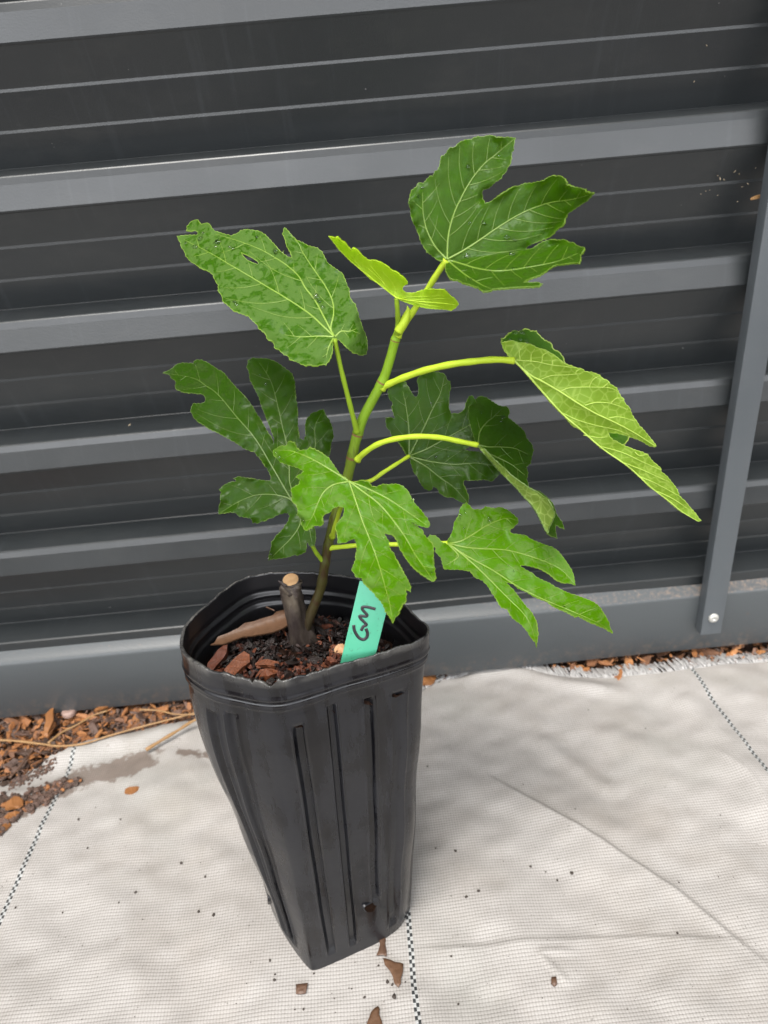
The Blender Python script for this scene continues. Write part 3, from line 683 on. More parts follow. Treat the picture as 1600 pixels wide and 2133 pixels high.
# drainage holes near the base: dark mouths with soil showing
HOLE = soil_mat('dark hole with crumbs of soil', c4(.002, .0015, .001), c4(.03, .014, .008), 500)
def hole(px, py, rw, rh, rotd):
    # find the point of the pot wall on this ray by marching
    best = None
    for Y in np.linspace(.50, .80, 1200):
        p = atY(np.array(float(px)), np.array(float(py)), np.array(Y)); t = (p[2]-G)/HT
        if 0 < t < 1:
            c = PC0+(PC1-PC0)*t; th = math.atan2(p[1]-c[1], p[0]-c[0]); r = np.interp(th, A, pot_r(t, A, None)+crump(t)*.45)
            if math.hypot(p[0]-c[0], p[1]-c[1]) < r: best = (p, th); break
    if best is None: return hole(px+3, py, rw, rh, rotd)
    p, th = best; nrm = np.array([cos(th), sin(th), .12]); nrm /= np.linalg.norm(nrm); a = np.cross(nrm, [0, 0, 1]); a /= np.linalg.norm(a); b = np.cross(a, nrm)
    ca, sa = cos(rotd), sin(rotd); a2 = a*ca+b*sa; b2 = -a*sa+b*ca; V = []; n = 22
    for rr, hh in ((1.12, -.007), (1.08, -.0012), (1.0, -.0006), (.96, -.0010), (.45, -.0012), (.02, -.0010)):
        for k in range(n):
            q = 2*pi*k/n; j = 1+.12*sin(3*q+1)+.07*sin(5*q); V.append(p+a2*rw*rr*j*cos(q)+b2*rh*rr*j*sin(q)+nrm*(hh+.0028))
    F = [[i*n+k, i*n+(k+1) % n, (i+1)*n+(k+1) % n, (i+1)*n+k] for i in range(5) for k in range(n)]
    mi = [0 if i < 2 else 1 for i in range(5) for k in range(n)]
    build('drainage_hole', V, F, [POT, HOLE], parent=pot, mi=mi)
hole(771, 1888, .0100, .0066, .6); hole(561, 1872, .0045, .0095, .2)

# potting mix ---------------------------------------------------
ZS = -.497
tS = (ZS-G)/HT
cS = PC0+(PC1-PC0)*tS; rS = pot_r(tS, A, None)-.001
V = []; 
for k, q in enumerate(np.linspace(0, 1, 40)):
    r = rS*q; X = cS[0]+r*np.cos(A[::6].repeat(1)) if False else None
    As = A[::6]; r = rS[::6]*q; X = cS[0]+r*np.cos(As); Y = cS[1]+r*np.sin(As)
    V.append(np.stack([X, Y, ZS-.008+.010*(1-q*q)+.003*wav(X, Y, 31, .03)+.0015*wav(X, Y, 32, .01)], -1))
n = len(A[::6]); V = np.concatenate(V); F = [[i*n+k, (i+1)*n+k, (i+1)*n+(k+1) % n, i*n+(k+1) % n] for i in range(39) for k in range(n)]
mb = MB(); mb.add(V, F, m=1)
for i in range(2600):
    th = rng.uniform(-pi, pi); q = rng.random()**.5*.84; r = np.interp(th, A, rS)*q; x = cS[0]+r*cos(th); y = cS[1]+r*sin(th)
    fr = max(0, (cS[1]-y)/.08); L = .002+abs(rng.normal(0, .0042))*(1+.5*fr); L = min(L, .018)
    if 1700 < i < 2100: L *= 1.9; thin = .12
    else: thin = 1
    if i > 2500: L = rng.uniform(.009, .020)
    V, F = chip((x, y, ZS+.004+rng.uniform(-.002, .007)+.004*min(fr, 1)), L, L*thin*rng.uniform(.25, .7), L*rng.uniform(.10, .3), rng.uniform(0, pi), rng.normal(0, .5), rng.normal(0, .6))
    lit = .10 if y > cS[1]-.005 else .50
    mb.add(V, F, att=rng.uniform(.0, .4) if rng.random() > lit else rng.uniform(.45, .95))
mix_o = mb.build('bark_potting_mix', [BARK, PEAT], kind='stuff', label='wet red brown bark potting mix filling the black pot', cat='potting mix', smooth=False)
def pchip(px, py, L, Wd, T, ya, ti, label, m, seed, z=ZS+.012, name='bark_chip', tint=.8):
    q = atZ(np.array(float(px)), np.array(float(py)), z); V, F = chip(q, L, Wd, T, ya, ti, .2, np.random.default_rng(seed))
    build(name, V, F, m, smooth=False, attrs={'tint': np.full(len(V), tint)}, label=label, cat='bark chip', group='larger bark chips in the pot')
pchip(497, 1386, .032, .018, .008, .9, -.3, 'large striped red bark chip at the front left inside the pot rim', BARK, 11, tint=.95)
pchip(455, 1372, .036, .012, .008, 1.05, -.4, 'dark red upright bark splinter near the left pot wall', BARK, 12, tint=.72)
pchip(557, 1383, .026, .009, .005, -.1, .1, 'smooth orange brown bark chip in the middle of the pot soil', BARK, 13, tint=.95)
pchip(556, 1404, .024, .012, .007, .2, 0, 'orange brown bark chip right behind the torn front rim', BARK, 14, tint=.92)
pchip(676, 1305, .030, .006, .004, -.7, -.4, 'thin red splinter leaning right of the stem base', BARK, 15, tint=.75)
pchip(710, 1355, .014, .012, .008, .3, 0, 'small pale crumb of wood touching the plant label', drymat('pale wood', c4(.62, .42, .25), c4(.4, .17, .06)), 16, tint=.9)
# dry curled leaf + wispy twig
dl = crop([(140, 815), (185, 790), (220, 730), (330, 690), (430, 640), (500, 590), (600, 570), (680, 540), (790, 510), (830, 475), (900, 455), (985, 450), (1000, 520), (1000, 580), (900, 640), (800, 680), (700, 700), (580, 720), (480, 730), (380, 770), (280, 805)], 410, 1180, 5)

# ---------------------------------------------------------------- sheets (leaves)
def planeY(px, py, J, YJ, nrm):
    nrm = np.array(nrm, float); P0 = ray(np.array(float(J[0])), np.array(float(J[1])))*YJ; r = ray(px, py)
    return (nrm@P0)/(r@nrm)
def densify(poly, step, teeth=0, seed=0):
    g = np.random.default_rng(seed); out = []; n = len(poly); s = 0
    for i in range(n):
        a, b = poly[i], poly[(i+1) % n]; L = np.hypot(*(b-a)); k = max(1, int(round(L/step))); nm = np.array([b[1]-a[1], -(b[0]-a[0])])/(L+1e-9)
        for j in range(k):
            t = j/k; s += L/k; ph = (s % 9.0)/9.0
            out.append(a+(b-a)*t+nm*teeth*(ph-.5)*g.uniform(.6, 1.2))
    return np.array(out)
def sheet(poly, Yf, step=5.0, holes=(), jit=.25, seed=1):
    n = len(poly); vs = [Vector(p) for p in poly]; ed = [(i, (i+1) % n) for i in range(n)]
    for h in holes:
        o = len(vs); vs += [Vector(p) for p in h]; ed += [(o+i, o+(i+1) % len(h)) for i in range(len(h))]
    x0, y0 = poly.min(0); x1, y1 = poly.max(0); g = np.random.default_rng(seed)
    gx, gy = np.meshgrid(np.arange(x0, x1, step), np.arange(y0, y1, step*.87)); gx[::2] += step/2
    gx = gx.ravel()+g.uniform(-jit, jit, gx.size)*step; gy = gy.ravel()+g.uniform(-jit, jit, gy.size)*step
    m = inside(gx, gy, poly); m &= segdist(gx, gy, np.vstack([poly, poly[:1]]))[0] > step*.45
    for h in holes: m &= ~inside(gx, gy, h); m &= segdist(gx, gy, np.vstack([h, h[:1]]))[0] > step*.4
    vs += [Vector((a, b)) for a, b in zip(gx[m], gy[m])]
    res = delaunay_2d_cdt(vs, ed, [], 4 if len(holes) else 1, 1e-5)
    v2 = np.array([list(v) for v in res[0]]); F = np.array([list(f) for f in res[2]])
    for h in holes:
        ce = v2[F].mean(1); F = F[~inside(ce[:, 0], ce[:, 1], h)]
    a, b, c = v2[F[:, 0]], v2[F[:, 1]], v2[F[:, 2]]
    cr = (b[:, 0]-a[:, 0])*(c[:, 1]-a[:, 1])-(b[:, 1]-a[:, 1])*(c[:, 0]-a[:, 0]); fl_ = cr > 0
    F[fl_] = F[fl_][:, ::-1]       # image y is down: this makes faces look at the camera
    return v2, F
def vnorm(P, F):
    fn = np.cross(P[F[:, 1]]-P[F[:, 0]], P[F[:, 2]]-P[F[:, 0]]); N_ = np.zeros_like(P)
    for k in range(3): np.add.at(N_, F[:, k], fn)
    return N_/(np.linalg.norm(N_, axis=1)[:, None]+1e-15)
LEAFPTS = {}
def leaf(key, poly, mains, J, YJ, nrm, mats, parent, face='top', bends=(), quilt=.005, wave=.004, holes=(), secs=None, vw=(1.15, .35), teeth=2.6, nsec=7, folds=(), label=None, pet=None, secang=48, extra=None, seclen=.75, split=True, second=None):
    """one leaf: blade shell (front/back), raised veins, pale margin"""
    poly = densify(np.asarray(poly, float), 4.2, teeth, len(key)+int(J[0])); mains = [spline(np.array(m, float), 5) for m in mains]
    loop = np.vstack([poly, poly[:1]])
    def Yf(px, py):
        Y = planeY(px, py, J, YJ, nrm)
        dv = np.full(px.shape, 1e9)
        for m in mains: dv = np.minimum(dv, segdist(px, py, m)[0])
        sgn = 1 if face == 'top' else -1
        Y = Y+sgn*quilt*.6*(np.exp(-dv/22)-.5)
        de = segdist(px, py, loop)[0]
        Y = Y+wave*.6*np.exp(-de/14)*wav(px, py, int(J[0]), 48)+wave*.2*wav(px, py, int(J[1]), 90)
        for cx, cy, dx, dy, k1, k2 in bends:
            s_ = np.maximum(0, ((px-cx)*dx+(py-cy)*dy)/math.hypot(dx, dy)); Y = Y+k1*s_+k2*s_*s_
        for line, k1, k2 in folds:
            d = segdist(px, py, np.array(line, float))[0]; Y = Y+k1*d+k2*d*d
        if extra: Y = Y+extra(px, py)
        return Y
    mb = MB(); th = .0011
    v2, F = sheet(poly, Yf, 5.0, holes, seed=int(J[0]))
    P = atY(v2[:, 0], v2[:, 1], Yf(v2[:, 0], v2[:, 1])); Nn = vnorm(P, F)
    k = len(P); front, backm = (0, 1) if face == 'top' else (1, 0)
    mb.add(P, F, m=front); mb.add(P-Nn*th, F[:, ::-1], m=backm)
    LEAFPTS[key] = (v2, P, Nn)
    # rim between the two skins + pale margin
    for lp in [poly]+[np.array(h) for h in holes]:
        lp = np.vstack([lp, lp[:1]]); Y = Yf(lp[:, 0], lp[:, 1]); q = atY(lp[:, 0], lp[:, 1], Y+.0003)
        V, FF = tube(q, .00032, 5, False); mb.add(V, FF, m=2 if face == 'top' else 3)
    vm = 2 if face == 'top' else 3
    def vein(pl, r0, r1):
        Y = Yf(pl[:, 0], pl[:, 1])-.0004; q = atY(pl[:, 0], pl[:, 1], Y); V, FF = tube(q, np.linspace(r0, r1, len(q)), 6, False, .8); mb.add(V, FF, m=vm)
    for i, m in enumerate(mains):
        vein(m, vw[0]*.001*.85, vw[1]*.001*.5)
    # side veins leave the main ones and curve towards the margin
    if secs is None:
        secs = []
        for im, m in enumerate(mains):
            L = np.hypot(*np.diff(m, axis=0).T).sum(); seg = np.cumsum(np.r_[0, np.hypot(*np.diff(m, axis=0).T)])
            ns = max(2, int(L/42*nsec/7))
            for j in range(ns):
                for sd_ in (-1, 1):
                    t = (j+.9+(.35 if sd_ > 0 else 0))/(ns+.8)*L
                    if t > L*.95: continue
                    p = np.array([np.interp(t, seg, m[:, 0]), np.interp(t, seg, m[:, 1])]); p2 = np.array([np.interp(t+4, seg, m[:, 0]), np.interp(t+4, seg, m[:, 1])])
                    d = p2-p; d /= np.hypot(*d)+1e-9; a = radians(secang)*sd_; pts = [p]; Lm = L*.5*seclen
                    for q in range(int(Lm/6)):
                        aa = a*(1-.55*min(1, q*6/90)); dr = np.array([d[0]*cos(aa)-d[1]*sin(aa), d[0]*sin(aa)+d[1]*cos(aa)]); nxt = pts[-1]+dr*6
                        if not inside(nxt[0:1], nxt[1:2], poly)[0] or segdist(nxt[0:1], nxt[1:2], loop)[0][0] < 5: break
                        other = min([segdist(nxt[0:1], nxt[1:2], mm)[0][0] for q2, mm in enumerate(mains) if q2 != im] or [99])
                        if other < 10 and q > 1: break
                        if any(inside(nxt[0:1], nxt[1:2], np.array(h))[0] for h in holes): break
                        pts.append(nxt)
                    if len(pts) > 2: secs.append(np.array(pts))
    else: secs = [spline(np.array(s_, float), 5) for s_ in secs]
    for s_ in secs: vein(s_, vw[1]*.00082, vw[1]*.0003)
    if second is not None:   # hidden/other half of a folded leaf, in the same blade
        poly2, Y2, face2 = second; poly2 = densify(np.asarray(poly2, float), 4.2, teeth, 3)
        Yg = lambda a, b: Y2(a, b, Yf)
        w2, F2 = sheet(poly2, Yg, 5.0, seed=9); P2 = atY(w2[:, 0], w2[:, 1], Yg(w2[:, 0], w2[:, 1])); N2 = vnorm(P2, F2)
        fr, bk = (0, 1) if face2 == 'top' else (1, 0)
        mb.add(P2, F2, m=fr); mb.add(P2-N2*th, F2[:, ::-1], m=bk); LEAFPTS[key+'2'] = (w2, P2, N2)
        lp = np.vstack([poly2, poly2[:1]]); q = atY(lp[:, 0], lp[:, 1], Yg(lp[:, 0], lp[:, 1])+.0003); V, FF = tube(q, .0008, 5, False); mb.add(V, FF, m=2)
    Jp = atY(np.array(float(J[0])), np.array(float(J[1])), Yf(np.array(float(J[0])), np.array(float(J[1]))))
    o = mb.build('leaf', mats, origin=Jp, parent=parent)
    if label: o['label'] = label
    return o, Jp, Yf
def petiole(pl, Ys, r0, r1, lf, m=PET):
    pl = np.array(pl, float); P = atY(pl[:, 0], pl[:, 1], np.array(Ys, float)); Q = spline(P, 8); n = len(Q)
    R = np.linspace(r0, r1, n)*.74*(1+.05*np.sin(np.arange(n)*.8+r0*9999)); k_ = np.arange(n); R = R*(1+.55*np.exp(-k_/1.6)+.18*np.exp(-(n-1-k_)/1.5))
    V, F = tube(Q, R, 14); return build('petiole', V, F, m, parent=lf)

# ================================================================ fig plant
bp = atZ(np.array(640.), np.array(1338.), ZS); Y0 = float(bp[1])
stem_px = [(628, 1345), (634, 1318), (645, 1285), (657, 1255), (669, 1222), (676, 1180), (683, 1140), (694, 1090), (710, 1040), (726, 985), (741, 918), (756, 872), (776, 833), (798, 792), (812, 750), (823, 710), (829, 692)]
stem_Y = np.interp(np.arange(len(stem_px)), [0, 5, 10, 16], [Y0-.004, Y0-.004, Y0+.004, Y0-.004])
plant = empty('fig_plant', tuple(bp), label='young potted fig tree with lobed green leaves growing from the black pot', cat='fig tree')
SP = atY(*np.array(stem_px, float).T, stem_Y); Q = spline(SP, 14)
nq = len(Q); u = np.linspace(0, 1, nq)
dz = ((Q[0]*0+Q)); 
R = np.interp(u, [0, .10, .25, .42, .6, .8, .93, 1], [.0095, .0066, .0056, .0054, .0056, .0051, .0046, .0040])*.93
def node_u(px, py):
    pr = 800+FPX*(Q@r3)/(Q@f2); pyy = 1066.5-FPX*(Q@u3)/(Q@f2); return int(np.argmin((pr-px)**2+(pyy-py)**2))
for px, py in ((678, 1172), (686, 1136), (662, 1210), (745, 902), (740, 955), (724, 1003), (798, 798), (822, 708), (694, 1080)):
    i = node_u(px, py); R = R*(1+.13*np.exp(-((np.arange(nq)-i)/3.0)**2))
V, F = tube(Q, R, 20); tint = np.interp(u, [0, .12, .3, .42, .55, .7, 1], [0, .12, .30, .40, .52, .8, .95]).repeat(20)
stem = build('stem', V, F, STEM, parent=plant, attrs={'tint': tint})
for px, py in ((798, 800), (745, 905), (739, 957), (822, 710), (723, 1005)):
    i = node_u(px, py); q = Q[i:i+2]; V, F = tube(q, R[i:i+2]*1.015, 16, False); build('node_scar', V, F, SCAR, parent=stem)
# old cutting
s0 = atZ(np.array(634.), np.array(1345.), ZS-.004); s1 = atY(np.array(606.), np.array(1209.), np.array(s0[1]-.006)); s1h = atY(np.array(608.), np.array(1232.), np.array(s0[1]-.005)); sm = atY(np.array(618.), np.array(1285.), np.array(s0[1]-.002))
Qs = spline([s0, sm, s1h, s1], 10); V, F = tube(Qs, np.interp(np.linspace(0, 1, len(Qs)), [0, .25, .6, .9, 1], [.0185, .0130, .0112, .0108, .0104]), 24, False)
V = V+np.random.default_rng(3).normal(0, .00035, V.shape)
_c = np.repeat(Qs, 24, axis=0)[:len(V)]; _a = np.tile(np.arange(24), len(Qs))*2*pi/24; _h = np.repeat(np.arange(len(Qs)), 24)
V = _c+(V-_c)*(1+.13*np.sin(3*_a+.25*_h)+.09*np.sin(7*_a-.4*_h)*np.sin(_h*.5))[:, None]
stump = build('old_cutting', V, F, STUMP, parent=plant, origin=tuple(s0))
n = 24; V = []; tdir = np.array([0, -.35, .94]); tdir /= np.linalg.norm(tdir); aa = np.array([1., 0, 0]); bb = np.cross(tdir, aa)
for rr, hh in ((.0100, -.0015), (.0098, .0010), (.0086, .0016), (.004, .0016), (.0001, .0014)):
    for k in range(n): q = 2*pi*k/n; V.append(s1+tdir*hh+rr*(aa*cos(q)+bb*sin(q)))
F = [[i*n+k, i*n+(k+1) % n, (i+1)*n+(k+1) % n, (i+1)*n+k] for i in range(4) for k in range(n)]
mi = [1]*n+[1]*n+[0]*n+[0]*n
build('cut_face', V, F, [CUT, STUMP], parent=stump, mi=mi)
# peeling bark sliver beside the cut
q0 = atY(np.array([608., 598, 588, 580]), np.array([1240., 1225, 1216, 1210]), np.array([s0[1]-.014]*4)); V, F = tube(spline(q0, 4), np.linspace(.0042, .0006, 13), 8, True, .35); build('peeling_bark', V, F, STUMP, parent=stump)
# growing tip bud
bq = atY(np.array([829., 838, 845, 850, 848.5]), np.array([692., 677, 663, 647, 637.]), np.full(5, Y0-.012)); V, F = tube(spline(bq, 6), np.interp(np.linspace(0, 1, 25), [0, .3, .6, .85, 1], [.0042, .0046, .0036, .0012, .0003]), 12)
build('bud', V, F, PET, parent=stem)

# --- A upper right
PA = crop([(380, 985), (330, 985), (295, 960), (240, 920), (205, 860), (185, 800), (150, 725), (135, 690), (122, 650), (125, 610), (108, 565), (120, 510), (130, 475), (165, 450), (180, 420), (215, 425), (240, 395), (262, 372), (285, 375), (300, 335), (322, 325), (335, 290), (340, 235), (375, 215), (400, 175), (412, 165), (440, 165), (475, 130), (520, 110), (560, 105), (610, 85), (640, 90), (680, 78), (715, 78), (745, 92), (800, 90), (882, 95), (872, 130), (872, 180), (855, 200), (855, 240), (845, 285), (830, 300), (815, 340), (790, 365), (780, 385), (740, 410), (700, 450), (680, 465), (655, 470), (640, 485), (645, 520), (650, 545), (662, 568), (700, 558), (740, 530), (790, 495), (840, 465), (880, 445), (915, 440), (950, 425), (1000, 422), (1040, 412), (1090, 405), (1110, 385), (1150, 368), (1175, 375), (1205, 370), (1240, 390), (1255, 415), (1250, 432), (1285, 445), (1340, 455), (1385, 468), (1395, 485), (1452, 497), (1430, 520), (1400, 550), (1340, 590), (1290, 625), (1265, 640), (1245, 680), (1230, 720), (1210, 740), (1180, 760), (1150, 800), (1100, 824), (1040, 846), (990, 870), (955, 893),
           (960, 905), (1000, 897), (1045, 867), (1080, 848), (1120, 834), (1150, 829), (1180, 835), (1240, 830), (1270, 850), (1310, 860), (1340, 880), (1385, 890), (1375, 920), (1355, 940), (1358, 970), (1345, 1000), (1290, 1000), (1230, 1010), (1170, 1018), (1120, 1050), (1060, 1090), (1000, 1110), (940, 1140), (1000, 1145), (1040, 1140), (1080, 1152), (1050, 1170), (980, 1172), (900, 1175), (800, 1185), (720, 1190), (690, 1205), (650, 1208), (610, 1180), (560, 1160), (500, 1145), (470, 1125), (430, 1120), (400, 1100), (378, 1060), (375, 1020), (388, 990)], 820, 260, 3.478)
cA = lambda l: crop(l, 820, 260, 3.478)
mA = [cA([(388, 975), (395, 820), (420, 700), (460, 590), (550, 420), (650, 290), (740, 215), (870, 105)]), cA([(388, 975), (500, 915), (610, 845), (750, 748), (930, 640), (1120, 568), (1300, 540), (1440, 500)]),
      cA([(395, 980), (500, 1010), (600, 1040), (720, 1058), (830, 1055), (960, 1035), (1100, 1010), (1200, 985), (1340, 930)]), cA([(395, 985), (460, 1040), (540, 1100), (640, 1160), (700, 1185)]), cA([(380, 970), (300, 880), (240, 760), (215, 640), (210, 490)])]
A_, JA, YfA = leaf('A', PA, mA, (931, 541), Y0-.03, (-.05, -.93, .36), LM_top, plant, bends=[(931, 545, .15, 1, -.0008, -2e-6), (1090, 450, 1, -.25, 0, -3.2e-6), (900, 380, -.9, -.6, .0, 2e-6)], quilt=.006, wave=.005, label='large dark green leaf at the upper right, its lower lobe curled up')
petiole([(828, 700), (843, 676), (862, 647), (885, 612), (908, 575), (930, 542)], [Y0-.004, Y0-.006, Y0-.012, Y0-.018, Y0-.025, YfA(np.array(930.), np.array(542.))], .0040, .0038, A_)
# --- B upper left
cB = lambda l: crop(l, 340, 430, 3.478)
PB = cB([(1228, 960), (1225, 1050), (1205, 1110), (1180, 1145), (1150, 1145), (1110, 1160), (1060, 1145), (1030, 1155), (985, 1135), (950, 1120), (915, 1110), (905, 1085), (875, 1075), (840, 1040), (805, 1020), (800, 985), (750, 955), (740, 920), (690, 885), (680, 855), (650, 830), (610, 790), (560, 775), (510, 755), (470, 715), (430, 685), (425, 650), (400, 610), (400, 570), (370, 530), (360, 495), (320, 465), (275, 450), (240, 425), (215, 410), (195, 395), (165, 360), (155, 325), (130, 295), (125, 265), (100, 218), (150, 212), (210, 208), (250, 205), (252, 190), (240, 178), (172, 178), (175, 145), (205, 110), (222, 97), (250, 100), (275, 130), (300, 120), (335, 125), (350, 155), (380, 180), (430, 195), (500, 212), (540, 195), (560, 175), (600, 165), (650, 172), (700, 182), (740, 205), (780, 245), (820, 290), (850, 325), (890, 355), (940, 380), (920, 330), (895, 290), (880, 230), (865, 200), (880, 152), (900, 170), (930, 205), (975, 250), (1010, 262), (1050, 285), (1120, 300), (1150, 330), (1170, 370), (1190, 410), (1240, 445), (1300, 485), (1325, 545), (1345, 600), (1350, 655), (1390, 710), (1410, 770), (1430, 830), (1450, 890), (1475, 960), (1478, 1020), (1470, 1070), (1430, 1080), (1380, 1060), (1320, 1010), (1270, 965), (1245, 955)])
mB = [cB(l) for l in ([(1238, 945), (1180, 830), (1100, 680), (1030, 590), (985, 510), (900, 430), (800, 365), (700, 310), (560, 255), (380, 200)], [(1235, 940), (1140, 850), (1050, 770), (900, 670), (750, 580), (600, 490), (480, 420), (380, 360), (270, 300), (150, 240)],
      [(1238, 940), (1215, 880), (1235, 780), (1225, 680), (1170, 570), (1080, 440), (1010, 330), (975, 260), (890, 180)], [(1235, 945), (1130, 940), (1000, 945), (880, 930)], [(1245, 945), (1290, 905), (1350, 905), (1400, 885)], [(1232, 958), (1200, 1020), (1180, 1100)])]
hB = [cB([(565, 335), (590, 345), (640, 368), (680, 395), (692, 412), (685, 420), (660, 412), (610, 390), (580, 360)])]
B_, JB, YfB = leaf('B', PB, mB, (694, 703), Y0-.02, (-.15, -.60, .79), LM_mid, plant, holes=hB, nsec=4, quilt=.007, wave=.006, bends=[(520, 560, -.8, -.6, 0, 1.5e-6), (730, 660, .9, .3, 0, 1.2e-5)], label='broad wet leaf at the upper left with a small slit through it')
petiole([(744, 900), (735, 866), (722, 815), (709, 762), (697, 706)], [Y0, Y0-.008, Y0-.014, Y0-.018, YfB(np.array(697.), np.array(706.))], .0036, .0028, B_, PETB)
# --- C left dark
cC = lambda l: crop(l, 320, 720, 4)
PCp = cC([(1275, 1640), (1275, 1680), (1265, 1720), (1200, 1750), (1170, 1745), (1120, 1765), (1050, 1775), (1000, 1775), (958, 1790), (960, 1750), (975, 1700), (985, 1640), (1015, 1590), (1050, 1560), (1090, 1510), (1125, 1460), (1135, 1420), (1120, 1395), (1090, 1395), (1050, 1405), (1005, 1425), (990, 1440), (960, 1435), (935, 1455), (880, 1475), (830, 1475), (815, 1440), (770, 1430), (720, 1425), (700, 1410), (690, 1395), (640, 1385), (540, 1403), (548, 1340), (560, 1300), (555, 1260), (565, 1220), (550, 1200), (580, 1165), (640, 1135), (690, 1130), (665, 1105), (700, 1092), (750, 1100), (830, 1110), (900, 1120), (965, 1125), (980, 1110), (970, 1070), (930, 1000), (890, 940), (840, 890), (820, 880), (760, 860), (700, 820), (620, 770), (540, 725), (460, 690), (380, 640), (330, 590), (312, 555), (315, 510), (325, 485), (370, 482), (415, 480), (435, 460), (430, 425), (405, 405), (330, 395), (240, 385), (200, 370), (180, 350), (185, 300), (150, 270), (135, 245), (75, 230), (120, 210), (160, 185), (195, 155), (240, 143), (330, 148), (350, 118), (400, 118), (450, 140), (510, 180), (590, 230), (620, 270), (680, 340), (740, 400), (800, 470), (850, 550), (900, 630), (940, 700), (980, 770), (1005, 820), (1005, 770), (980, 700), (940, 610), (910, 530), (880, 430), (840, 350), (800, 280), (795, 230), (780, 180), (785, 125), (820, 105), (880, 105), (950, 108), (1020, 135), (1090, 180), (1150, 230), (1175, 290), (1180, 400), (1195, 500), (1200, 600), (1205, 700), (1215, 770), (1250, 790), (1270, 750), (1265, 660), (1275, 610), (1320, 560), (1370, 545), (1415, 530), (1430, 570), (1460, 610), (1490, 680), (1500, 750), (1480, 810), (1475, 870), (1460, 920), (1420, 960), (1380, 1000), (1350, 1060), (1335, 1150), (1330, 1300), (1330, 1400), (1335, 1500), (1350, 1550), (1350, 1620), (1335, 1665), (1300, 1668), (1287, 1640)])
mC = [cC(l) for l in ([(1225, 1380), (1145, 1275), (1000, 1030), (850, 780), (690, 590), (540, 410), (430, 330), (330, 270), (100, 228)], [(1225, 1380), (1140, 1160), (1130, 1000), (1105, 800), (1075, 680), (1030, 480), (975, 290), (880, 140)], [(1225, 1380), (1260, 1100), (1345, 860), (1345, 680), (1400, 560)],
      [(1225, 1380), (1145, 1285), (1050, 1250), (930, 1238), (820, 1255), (700, 1305), (560, 1390)], [(1225, 1380), (1220, 1490), (1150, 1600), (1060, 1690), (970, 1780)], [(1225, 1390), (1290, 1500), (1320, 1640)])]
C_, JC, YfC = leaf('C', PCp, mC, (626, 1065), Y0-.012, (-.15, -.72, .62), LM_dark, plant, quilt=.006, wave=.005, nsec=6, bends=[(560, 900, -.6, -.8, 0, 1.0e-6), (590, 1130, -.3, 1, 0, 6e-6)], label='deeply lobed dark leaf at the left, behind the bright front leaf')
petiole([(677, 1176), (668, 1163), (658, 1150), (648, 1130), (636, 1098), (626, 1066)], [Y0-.004, Y0-.006, Y0-.010, Y0-.010, Y0-.006, YfC(np.array(626.), np.array(1066.))+.002], .0034, .0028, C_, PETB)
# --- F back middle
cF = lambda l: crop(l, 780, 660, 3.636)
PF = cF([(245, 1045), (215, 990), (175, 940), (135, 910), (120, 860), (95, 840), (85, 765), (110, 762), (155, 770), (145, 730), (130, 680), (140, 655), (110, 620), (100, 570), (105, 540), (130, 505), (175, 480), (215, 480), (240, 495), (260, 540), (290, 590), (315, 610), (330, 590), (335, 540), (320, 480), (340, 450), (400, 420), (470, 415), (530, 430), (545, 470), (575, 490), (580, 540), (565, 600), (562, 680), (580, 730), (640, 735), (680, 700), (700, 640), (715, 600), (740, 595), (765, 630), (790, 700), (800, 850), (780, 960), (720, 985), (690, 1000), (690, 1012), (720, 1018), (790, 1020), (860, 1050), (920, 1120), (945, 1190), (890, 1245), (830, 1230), (780, 1235), (740, 1240), (680, 1235), (670, 1260), (690, 1300), (715, 1360), (712, 1410), (680, 1410), (630, 1390), (590, 1365), (540, 1365), (500, 1340), (480, 1305), (445, 1280), (435, 1310), (415, 1315), (380, 1300), (350, 1260), (325, 1210), (300, 1180), (285, 1140), (268, 1075)])
mF = [cF(l) for l in ([(262, 1055), (262, 860), (240, 680), (215, 560)], [(262, 1055), (370, 850), (440, 700), (500, 580), (530, 450)], [(262, 1055), (400, 1000), (560, 910), (720, 820), (780, 770)], [(262, 1058), (420, 1095), (600, 1118), (760, 1108), (930, 1130)], [(262, 1060), (400, 1140), (500, 1220), (600, 1290), (700, 1400)])]
F_l, JF, YfF = leaf('F', PF, mF, (852, 950), Y0+.035, (-.1, -.88, .46), LM_dark, plant, quilt=.006, wave=.005, label='dark lobed leaf behind the arching leaf stalk, right of the stem')
petiole([(724, 1008), (768, 1003), (800, 983), (828, 965), (852, 950)], [Y0+.004, Y0+.006, Y0+.015, Y0+.026, YfF(np.array(852.), np.array(950.))], .0034, .0026, F_l)
# --- G folded right of the middle
GM = cF([(780, 965), (820, 1020), (870, 1080), (940, 1160), (1010, 1230), (1080, 1300), (1150, 1380), (1200, 1430), (1250, 1520), (1290, 1600), (1315, 1640)])
PG = np.vstack([GM, cF([(1330, 1655), (1385, 1680), (1372, 1620), (1370, 1570), (1405, 1590), (1440, 1610), (1420, 1550), (1380, 1500), (1355, 1420), (1310, 1365), (1250, 1320), (1205, 1312), (1170, 1290), (1155, 1240), (1165, 1180), (1150, 1135), (1180, 1110), (1190, 1060), (1205, 1010), (1190, 960), (1150, 920), (1140, 870), (1110, 840), (1060, 800), (1010, 760), (1025, 720), (1010, 685), (940, 670), (890, 640), (850, 610), (800, 598), (770, 620), (745, 640), (715, 680), (712, 760), (730, 840), (760, 930)])])
GE = cF([(1320, 1600), (1340, 1560), (1365, 1500), (1350, 1440), (1320, 1390), (1240, 1330), (1160, 1290), (1110, 1250), (1050, 1210), (1000, 1160), (940, 1110), (880, 1050), (830, 1000)])
